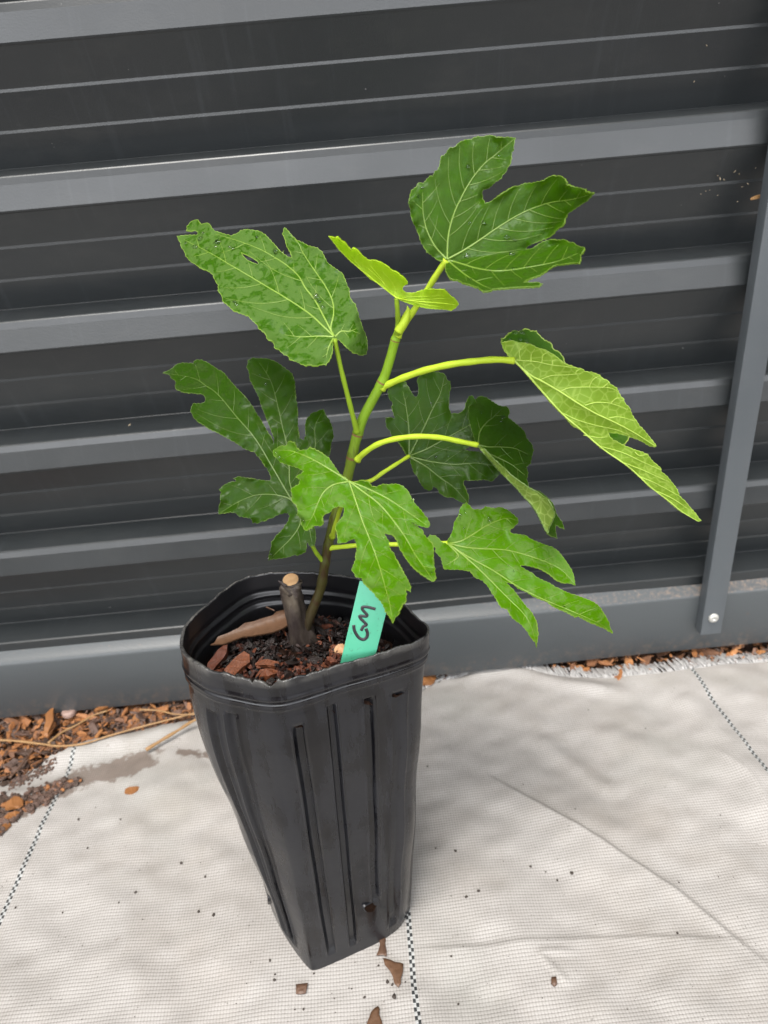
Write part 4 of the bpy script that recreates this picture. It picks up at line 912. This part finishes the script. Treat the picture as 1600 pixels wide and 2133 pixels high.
mG = [GM[::2], cF([(785, 970), (860, 985), (950, 985), (1060, 995), (1160, 1040)]), cF([(785, 965), (800, 870), (850, 800), (900, 760), (960, 700)]), cF([(820, 1020), (920, 1060), (1040, 1120), (1140, 1200)])]
G_, JG, YfG = leaf('G', PG, mG, (995, 926), Y0-.015, (.0, -.80, .60), LM_dark, plant, quilt=.003, wave=.006, folds=[(GM, .00045, 0)], label='dark folded leaf hanging below its arched stalk, pale underside strip showing',
                   second=(np.vstack([GM, GE]), lambda a, b, Yf: Yf(a, b)-.0012-.0011*segdist(a, b, GM)[0], 'under'), nsec=4)
petiole([(744, 957), (762, 941), (790, 924), (830, 913), (875, 909), (920, 912), (960, 920), (995, 927)], [Y0, Y0-.006, Y0-.014, Y0-.020, Y0-.024, Y0-.022, Y0-.019, YfG(np.array(995.), np.array(927.))], .0040, .0034, G_)
# --- E lower right
cE = lambda l: crop(l, 880, 1020, 3.8095)
PE = cE([(180, 422), (210, 390), (240, 330), (250, 270), (290, 200), (300, 150), (320, 115), (350, 100), (375, 125), (400, 155), (430, 155), (470, 160), (500, 135), (560, 145), (620, 140), (670, 160), (710, 190), (750, 225), (765, 255), (740, 285), (705, 310), (690, 330), (710, 350), (760, 355), (820, 360), (870, 400), (950, 430), (1020, 450), (1080, 490), (1120, 540), (1170, 610), (1200, 680), (1215, 755), (1170, 740), (1120, 740), (1060, 715), (1010, 670), (950, 635), (880, 610), (800, 598), (775, 605), (820, 635), (880, 665), (890, 685), (950, 715), (1010, 740), (1080, 785), (1150, 815), (1250, 850), (1340, 880), (1400, 920), (1420, 955), (1450, 1000), (1480, 1050), (1485, 1090), (1510, 1135), (1470, 1115), (1440, 1095), (1380, 1075), (1320, 1045), (1240, 1005), (1210, 1005), (1130, 965), (1040, 925), (980, 885), (900, 855), (830, 815), (760, 785), (720, 750), (655, 725), (700, 770), (740, 820), (780, 870), (830, 930), (870, 980), (905, 1050), (915, 1130), (912, 1190), (905, 1250), (890, 1200), (850, 1160), (820, 1110), (780, 1065), (740, 1040), (700, 990), (670, 940), (630, 935), (600, 890), (560, 830), (520, 770), (480, 720), (420, 695), (380, 645), (330, 638), (250, 632), (175, 630), (160, 600), (145, 540), (108, 500), (105, 455), (60, 430), (45, 380), (60, 358), (100, 365), (140, 400), (168, 424)])
mE = [cE(l) for l in ([(200, 425), (330, 455), (460, 468), (670, 480), (860, 530), (1020, 590), (1120, 650), (1200, 740)], [(200, 425), (350, 525), (560, 640), (760, 770), (960, 870), (1200, 970), (1400, 1060), (1495, 1125)], [(200, 425), (330, 525), (470, 650), (600, 780), (700, 880), (800, 980), (860, 1080), (903, 1220)],
      [(200, 428), (300, 410), (400, 355), (500, 290), (600, 245), (680, 225), (750, 245)], [(200, 428), (285, 520), (250, 560), (190, 600)])]
E_, JE, YfE = leaf('E', PE, mE, (932, 1131), Y0-.04, (.10, -.62, .78), LM_bright, plant, quilt=.005, wave=.004, bends=[(1120, 1230, .6, .8, 0, -1.5e-6), (1040, 1090, .3, -1, 0, 5e-6)], label='long fingered bright leaf at the lower right, pointing down over the rail')
petiole([(687, 1141), (712, 1139), (745, 1136), (800, 1134), (860, 1134), (905, 1132), (932, 1131)], [Y0-.004, Y0-.012, Y0-.02, Y0-.03, Y0-.036, Y0-.038, YfE(np.array(932.), np.array(1131.))], .0036, .0030, E_)
# --- D front
cD = lambda l: crop(l, 540, 900, 4)
PD = cD([(735, 400), (720, 385), (670, 345), (630, 290), (580, 215), (520, 175), (460, 145), (420, 125), (390, 150), (350, 155), (310, 130), (290, 90), (255, 78), (235, 85), (230, 110), (175, 115), (145, 135), (115, 155), (118, 185), (145, 220), (175, 250), (230, 270), (290, 285), (340, 305), (370, 325), (350, 345), (315, 362), (308, 375), (345, 395), (335, 430), (290, 455), (265, 475), (275, 520), (275, 570), (310, 610), (325, 650), (315, 690), (350, 720), (355, 770), (385, 820), (430, 795), (460, 780), (520, 780), (530, 750), (525, 700), (545, 685), (590, 670), (620, 630), (660, 615), (700, 625), (710, 650), (700, 700), (660, 750), (632, 790), (650, 840), (655, 930), (710, 920), (760, 895), (795, 890), (812, 930), (812, 990), (805, 1050), (785, 1110), (770, 1155), (790, 1170), (810, 1210), (855, 1215), (870, 1255), (900, 1280), (950, 1330), (980, 1380), (1010, 1410), (1030, 1440), (1050, 1490), (1090, 1540), (1115, 1587), (1135, 1540), (1160, 1525), (1165, 1480), (1185, 1460), (1195, 1430), (1220, 1410), (1222, 1380), (1230, 1350), (1215, 1300), (1260, 1330), (1265, 1290), (1230, 1220), (1190, 1150), (1150, 1080), (1120, 1010), (1085, 960), (1075, 900), (1050, 860), (1035, 830), (1060, 850), (1085, 850), (1120, 860), (1150, 900), (1170, 960), (1200, 1020), (1250, 1090), (1300, 1145), (1360, 1190), (1400, 1220), (1450, 1247), (1470, 1210), (1460, 1160), (1465, 1140), (1455, 1100), (1450, 1060), (1455, 990), (1445, 940), (1410, 890), (1370, 850), (1365, 820), (1320, 790), (1275, 758), (1320, 775), (1370, 790), (1410, 795), (1420, 770), (1400, 720), (1350, 650), (1300, 600), (1270, 550), (1240, 490), (1200, 450), (1150, 433), (1090, 437), (1030, 435), (985, 455), (940, 455), (900, 410), (850, 400), (800, 415), (765, 415)])
mD = [cD(l) for l in ([(748, 410), (800, 560), (860, 740), (920, 890), (990, 1080), (1050, 1290), (1085, 1420), (1112, 1575)], [(748, 410), (870, 500), (1000, 600), (1120, 740), (1220, 880), (1300, 1020), (1390, 1150), (1450, 1240)], [(748, 412), (620, 440), (540, 500), (490, 590), (450, 690), (390, 800)],
      [(748, 410), (900, 470), (1080, 560), (1230, 660), (1400, 780)], [(740, 405), (620, 330), (450, 230), (280, 160), (150, 150)])]
D_, JD, YfD = leaf('D', PD, mD, (727, 1003), Y0-.075, (-.05, -.66, .75), LM_bright, plant, quilt=.007, wave=.006, bends=[(760, 1120, .35, 1, 0, -9e-7), (660, 1010, -1, .1, 0, 5e-6)], label='bright wet front leaf spread in front of the stem above the plant label')
petiole([(692, 1118), (700, 1090), (712, 1050), (727, 1004)], [Y0-.006, Y0-.03, Y0-.055, YfD(np.array(727.), np.array(1004.))+.003], .0034, .0028, D_)
# --- H hanging, seen from below
cH = lambda l: crop(l, 1030, 670, 3.5556)
HM = cH([(120, 268), (150, 295), (190, 330), (260, 410), (340, 500), (420, 600), (500, 680), (580, 770), (640, 800), (720, 870), (800, 940), (900, 1000), (1000, 1080), (1080, 1150), (1150, 1220), (1220, 1270), (1280, 1320), (1350, 1380), (1400, 1415), (1460, 1450), (1510, 1480)])
HE = cH([(1530, 1475), (1490, 1420), (1450, 1380), (1420, 1340), (1370, 1290), (1355, 1245), (1320, 1200), (1280, 1150), (1232, 1110), (1235, 1090), (1200, 1060), (1160, 1020), (1135, 985), (1100, 965), (1040, 950), (990, 930), (930, 905), (880, 875), (850, 845), (845, 825), (880, 820), (940, 835), (1000, 850), (1050, 868), (1100, 890), (1150, 920), (1185, 928), (1200, 920), (1170, 880), (1140, 845), (1110, 810), (1080, 780), (1050, 735), (1020, 690), (1000, 640), (965, 605), (955, 575), (930, 540), (905, 490), (860, 465), (840, 435), (800, 420), (780, 395), (720, 375), (670, 370), (650, 350), (600, 340), (570, 325), (520, 310), (480, 280), (430, 240), (380, 210), (320, 195), (280, 175), (230, 158), (180, 155), (125, 140), (90, 148), (50, 155), (70, 205), (100, 250)])
H2 = cH([(52, 150), (52, 125), (80, 120), (105, 88), (150, 70), (180, 75), (215, 58), (240, 55), (270, 70), (310, 70), (335, 110), (370, 140), (420, 160), (435, 205), (480, 225), (505, 260), (518, 305), (620, 420), (760, 560), (880, 740), (1000, 850), (985, 880), (960, 912), (900, 915), (880, 930), (1000, 1010), (1200, 1190), (1400, 1370)])
mH = [HM[::2], cH([(125, 272), (260, 390), (350, 440), (480, 515), (620, 605), (750, 680), (900, 750), (1040, 825), (1190, 920)])]
sH = [cH(l) for l in ([(500, 675), (620, 730), (760, 770), (900, 800), (1000, 840)], [(160, 285), (300, 295), (420, 320), (510, 330), (600, 342)], [(340, 430), (420, 400), (520, 395), (640, 385)], [(490, 515), (560, 490), (700, 485), (850, 490), (920, 520)], [(670, 620), (750, 600), (860, 605), (990, 650)], [(850, 715), (920, 705), (1040, 735)],
      [(660, 840), (780, 860), (840, 850)], [(790, 925), (950, 970), (1100, 1040), (1235, 1100)], [(930, 1035), (1100, 1100), (1300, 1190)], [(1080, 1150), (1200, 1200), (1365, 1290)], [(1200, 1255), (1320, 1310), (1430, 1385)], [(270, 290), (275, 240), (300, 200)], [(190, 280), (185, 220), (230, 165)], [(350, 300), (360, 250), (400, 225)], [(700, 485), (730, 430), (780, 400)], [(860, 605), (900, 570), (950, 568)],
      [(600, 390), (610, 365), (640, 350)], [(430, 320), (430, 290), (470, 280)], [(800, 490), (840, 455), (845, 445)], [(1040, 965), (1070, 990), (1130, 985)])]
H_, JH, YfH = leaf('H', np.vstack([HM, HE]), mH, (1072, 752), Y0-.045, (.10, -.97, .22), LM_under, plant, face='under', quilt=.004, wave=.003, secs=sH, vw=(1.2, .5), folds=[(HM, -.00018, 0)], label='long hanging leaf at far right seen from its pale veined underside',
                   second=(np.vstack([HM[::-1][1:], H2]) if False else np.vstack([HM[:-2], H2[::-1]]), lambda a, b, Yf: Yf(a, b)+.0016+.0009*segdist(a, b, HM)[0], 'top'))
petiole([(797, 806), (812, 799), (845, 785), (890, 770), (940, 759), (985, 753), (1030, 749), (1072, 751)], [Y0, Y0-.004, Y0-.012, Y0-.022, Y0-.032, Y0-.039, Y0-.044, YfH(np.array(1072.), np.array(751.))-.001], .0046, .0040, H_)
# --- I young top leaf
cI = lambda l: crop(l, 640, 460, 4.706)
PI_ = cI([(875, 757), (840, 730), (780, 680), (700, 620), (620, 570), (560, 510), (500, 460), (430, 400), (360, 330), (300, 270), (260, 210), (210, 152), (240, 158), (265, 165), (295, 158), (320, 180), (345, 205), (380, 225), (405, 260), (430, 290), (450, 265), (490, 285), (530, 330), (560, 355), (600, 385), (660, 385), (720, 405), (780, 440), (830, 485), (880, 500), (910, 530), (950, 560), (985, 600), (980, 615), (940, 640), (930, 670), (960, 700), (1010, 710), (1060, 705), (1120, 680), (1170, 668), (1260, 672), (1340, 675), (1370, 700), (1400, 730), (1440, 760), (1475, 795), (1482, 815), (1465, 840), (1440, 865), (1410, 878), (1360, 870), (1280, 865), (1200, 860), (1100, 840), (1000, 810), (920, 778)])
mI = [cI([(875, 755), (700, 618), (500, 458), (360, 328), (215, 155)]), cI([(875, 755), (1000, 780), (1200, 800), (1350, 810), (1465, 825)])]
sI = [cI(l) for l in ([(840, 725), (780, 640), (680, 540), (600, 470), (540, 430)], [(860, 735), (860, 660), (820, 590), (740, 500)], [(700, 615), (600, 530), (500, 430), (440, 350)], [(930, 760), (1010, 745), (1150, 740), (1300, 735)], [(1000, 780), (1120, 770), (1250, 765), (1400, 760)], [(780, 670), (720, 560), (660, 490), (620, 440)], [(1050, 800), (1200, 830), (1350, 850)])]
I_, JI, YfI = leaf('I', PI_, mI, (826, 620), Y0-.020, (.05, -.97, .20), LM_young, plant, face='under', quilt=.002, wave=.003, secs=sI, vw=(.6, .3), teeth=1.6, bends=[(830, 620, .4, -1, 0, -5e-6)], label='small yellow green young leaf folded at the top of the stem')
petiole([(829, 694), (829, 670), (828, 645), (826, 621)], [Y0-.006, Y0-.012, Y0-.018, YfI(np.array(826.), np.array(621.))-.0005+.002], .0036, .0027, I_, PETB)
# small far shoot leaf tip right of the notch is part of H's far half

# dry leaf in the pot (curled like a gutter)
g3 = densify(dl, 4, .4, 2); axis_ = np.array([(444, 1340), (600, 1290)], float)
def Ydl(px, py):
    p0 = atZ(px, py, ZS+.020)[:, 1]; d = (py-(1343-(px-438)*.31)); return p0+.0000*px+.00002*d*d*-1
v2, F = sheet(g3, Ydl, 4.5); P_ = atY(v2[:, 0], v2[:, 1], Ydl(v2[:, 0], v2[:, 1])); Nn = vnorm(P_, F)
build('dry_leaf', np.vstack([P_, P_-Nn*.0012]), list(F)+list(F[:, ::-1]+len(P_)), DRY, label='curled dry brown leaf lying in the pot left of the stump', cat='dry leaf')
tq = atZ(np.array([518., 540, 556, 572]), np.array([1253., 1259, 1265, 1272]), ZS+.016); V, F = tube(spline(tq, 4), .0010, 6); build('twig', V, F, FLAKE, label='thin reddish twig in the pot behind the curled leaf', cat='twig')

# ================================================================ plant label
yb = float(atZ(np.array(750.), np.array(1372.), ZR)[1])+.010
def Ytag(px, py): return yb+(1366-py)*.00010
tl = crop([(150, 2050), (585, 125), (1240, 330), (940, 1960)], 700, 1200, 11.85); tl = np.array([(700, 1420), tl[1], (818, 1222), (770, 1414)])
pts = densify(np.array([tl[0], tl[1], tl[2], tl[3]]), 20)
Pt = atY(pts[:, 0], pts[:, 1], Ytag(pts[:, 0], pts[:, 1])); nn = np.array([.0, -1, .25]); nn /= np.linalg.norm(nn); k = len(Pt)
F = [list(range(k)), list(range(2*k-1, k-1, -1))]+[[i, i+k, (i+1) % k+k, (i+1) % k] for i in range(k)]
tagt = empty('plant_label', tuple(atY(np.array(735.), np.array(1414.), np.array(Ytag(0, 1414)))), label='turquoise plastic plant label marked GM stuck in the pot', cat='plant label')
build('label_strip', np.vstack([Pt, Pt-nn*.0015]), F, TAG, parent=tagt, smooth=False)
cT = lambda l: crop(l, 700, 1200, 11.85)
def stroke(l, rpx, name):
    q = spline(cT(l), 6); P_ = atY(q[:, 0], q[:, 1], Ytag(q[:, 0], q[:, 1]))+nn*.0002; V, F = tube(P_, rpx*.00044, 8, True, .12); return V, F
mb = MB()
V, F = stroke([(975, 815), (860, 780), (740, 758), (655, 765), (650, 815), (705, 885), (765, 950), (745, 992), (665, 985), (585, 985), (600, 1035), (680, 1115), (748, 1190), (725, 1215), (665, 1255), (618, 1345)], 3.4, 'm'); mb.add(V, F)
mb.build('letter_m', INK, parent=tagt)
mb = MB(); V, F = stroke([(435, 1205), (450, 1320), (500, 1430), (580, 1530), (680, 1562), (760, 1505), (775, 1400), (735, 1290)], 3.6, 'g'); mb.add(V, F)
mb.build('letter_g', INK, parent=tagt)

# ================================================================ water droplets
mb = MB()
def drop(P0, N0, r, st=1.0):
    N0 = N0/np.linalg.norm(N0); a = np.cross(N0, [0, 0, 1.]); a /= np.linalg.norm(a)+1e-9; b = np.cross(N0, a); V = []; n = 12
    for i, (rr, hh) in enumerate(((1, -.15), (1.03, .1), (.9, .38), (.62, .6), (.3, .7), (.02, .73))):
        for k in range(n): q = 2*pi*k/n; V.append(P0+r*(a*cos(q)*rr*st+b*sin(q)*rr+N0*hh))
    F = [[i*n+k, i*n+(k+1) % n, (i+1)*n+(k+1) % n, (i+1)*n+k] for i in range(5) for k in range(n)]+[[k for k in range(n)][::-1], [5*n+k for k in range(n)]]
    mb.add(np.array(V), F)
def drops(key, pts):
    v2, P_, Nn = LEAFPTS[key]
    for x, y, r in pts:
        i = int(np.argmin((v2[:, 0]-x)**2+(v2[:, 1]-y)**2)); drop(P_[i], Nn[i], r*.00062, rng.uniform(.8, 1.3))
drops('A', [(*cA([(x, y)])[0], r) for x, y, r in ((540, 300, 3.5), (182, 515, 3), (205, 450, 2), (660, 715, 3.6), (550, 712, 3), (820, 818, 4), (885, 835, 3), (865, 930, 5), (535, 955, 4), (700, 1060, 2), (530, 1050, 2), (860, 1040, 3), (980, 1025, 3.5), (760, 1045, 2), (640, 1020, 2), (560, 1130, 2.2), (755, 230, 2), (900, 1050, 2))])
drops('B', [(*cB([(x, y)])[0], r) for x, y, r in ((265, 238, 4.5), (215, 292, 4), (235, 300, 4), (165, 260, 3), (295, 195, 4), (400, 262, 6), (380, 290, 3), (320, 305, 2.5), (510, 315, 4), (485, 300, 3), (810, 318, 5), (860, 335, 3), (675, 215, 3), (1110, 660, 6), (1125, 680, 4), (1150, 740, 4), (525, 705, 3), (510, 690, 2.5), (540, 715, 2.5), (970, 715, 1.6), (985, 740, 1.6))])
drops('D', [(*cD([(x, y)])[0], r) for x, y, r in ((178, 212, 5), (150, 180, 2.5), (370, 750, 3.5), (360, 720, 2.5), (1275, 560, 2), (1430, 1170, 2), (200, 235, 2.5), (320, 170, 2), (940, 530, 1.5), (900, 500, 1.5), (960, 560, 1.5))])
drops('E', [(*cE([(x, y)])[0], r) for x, y, r in ((540, 245, 4), (528, 238, 3), (300, 240, 3), (310, 200, 2.5), (350, 190, 2), (330, 160, 2), (1120, 922, 2.6), (340, 300, 2), (730, 640, 1.4), (680, 600, 1.4), (650, 560, 1.4))])
drops('C', [(*cC([(x, y)])[0], r) for x, y, r in ((935, 328, 3.5), (893, 238, 2.5), (980, 1745, 4), (960, 1770, 3), (352, 162, 3), (725, 485, 2), (1100, 410, 2))])
drops('F', [(*cF([(x, y)])[0], r) for x, y, r in ((455, 1058, 2.5), (560, 1058, 2), (370, 1075, 2.5), (430, 640, 2), (250, 790, 2))])
drops('G', [(*cF([(x, y)])[0], r) for x, y, r in ((945, 960, 3), (808, 718, 2), (985, 760, 4), (960, 790, 3))])
drops('H2', [(*cH([(x, y)])[0], r) for x, y, r in ((158, 88, 5), (210, 85, 5), (200, 130, 5), (242, 140, 5.5), (110, 130, 3))])
mb.build('water_droplets', WATER, origin=tuple(bp), kind='stuff', label='clear rain droplets beaded on the fig leaves', cat='water droplets')

# tiny pale crumbs stuck to the pot and debris caught on the fence
single = MB()
for px, py, r in [(1495, 366, 2.5), (1500, 372, 3), (1508, 374, 2), (1531, 357, 2.4), (1540, 362, 2), (1558, 383, 2.2), (1546, 389, 1.5), (1470, 398, 1.6), (1478, 396, 1.8), (1460, 404, 1.5), (1536, 420, 1.4), (1495, 407, 1.2), (1574, 350, 1.8), (300, 652, 3), (1472, 95, 1.8), (1446, 170, 1.4), (1439, 279, 2.6), (36, 711, 2), (270, 885, 3), (68, 1494, 2)]:
    q = atY(np.array(float(px)), np.array(float(py)), np.array(D-.001 if py > 900 or 250 < py < 300 else D+.012)); V, F = chip(q, r*.0016, r*.0006, r*.0004, rng.uniform(0, 3), rng.normal(0, .8), 0); single.add(V, F, att=.5)
single.build('fence_debris', drymat('pale dust flecks', c4(.30, .25, .17), c4(.18, .14, .09)), origin=(.5, D, 0), kind='stuff', label='pale flecks of dust and cobweb scraps stuck to the fence', cat='debris', smooth=False)
q = atY(np.array(1576.), np.array(411.), np.array(D+.002)); V, F = chip(q, .018, .005, .004, 0, -.2, 0, np.random.default_rng(2)); build('dry_bud', V, F, TWIG, label='tiny dry orange bud scrap caught against the post cover', cat='dry scrap', smooth=False)
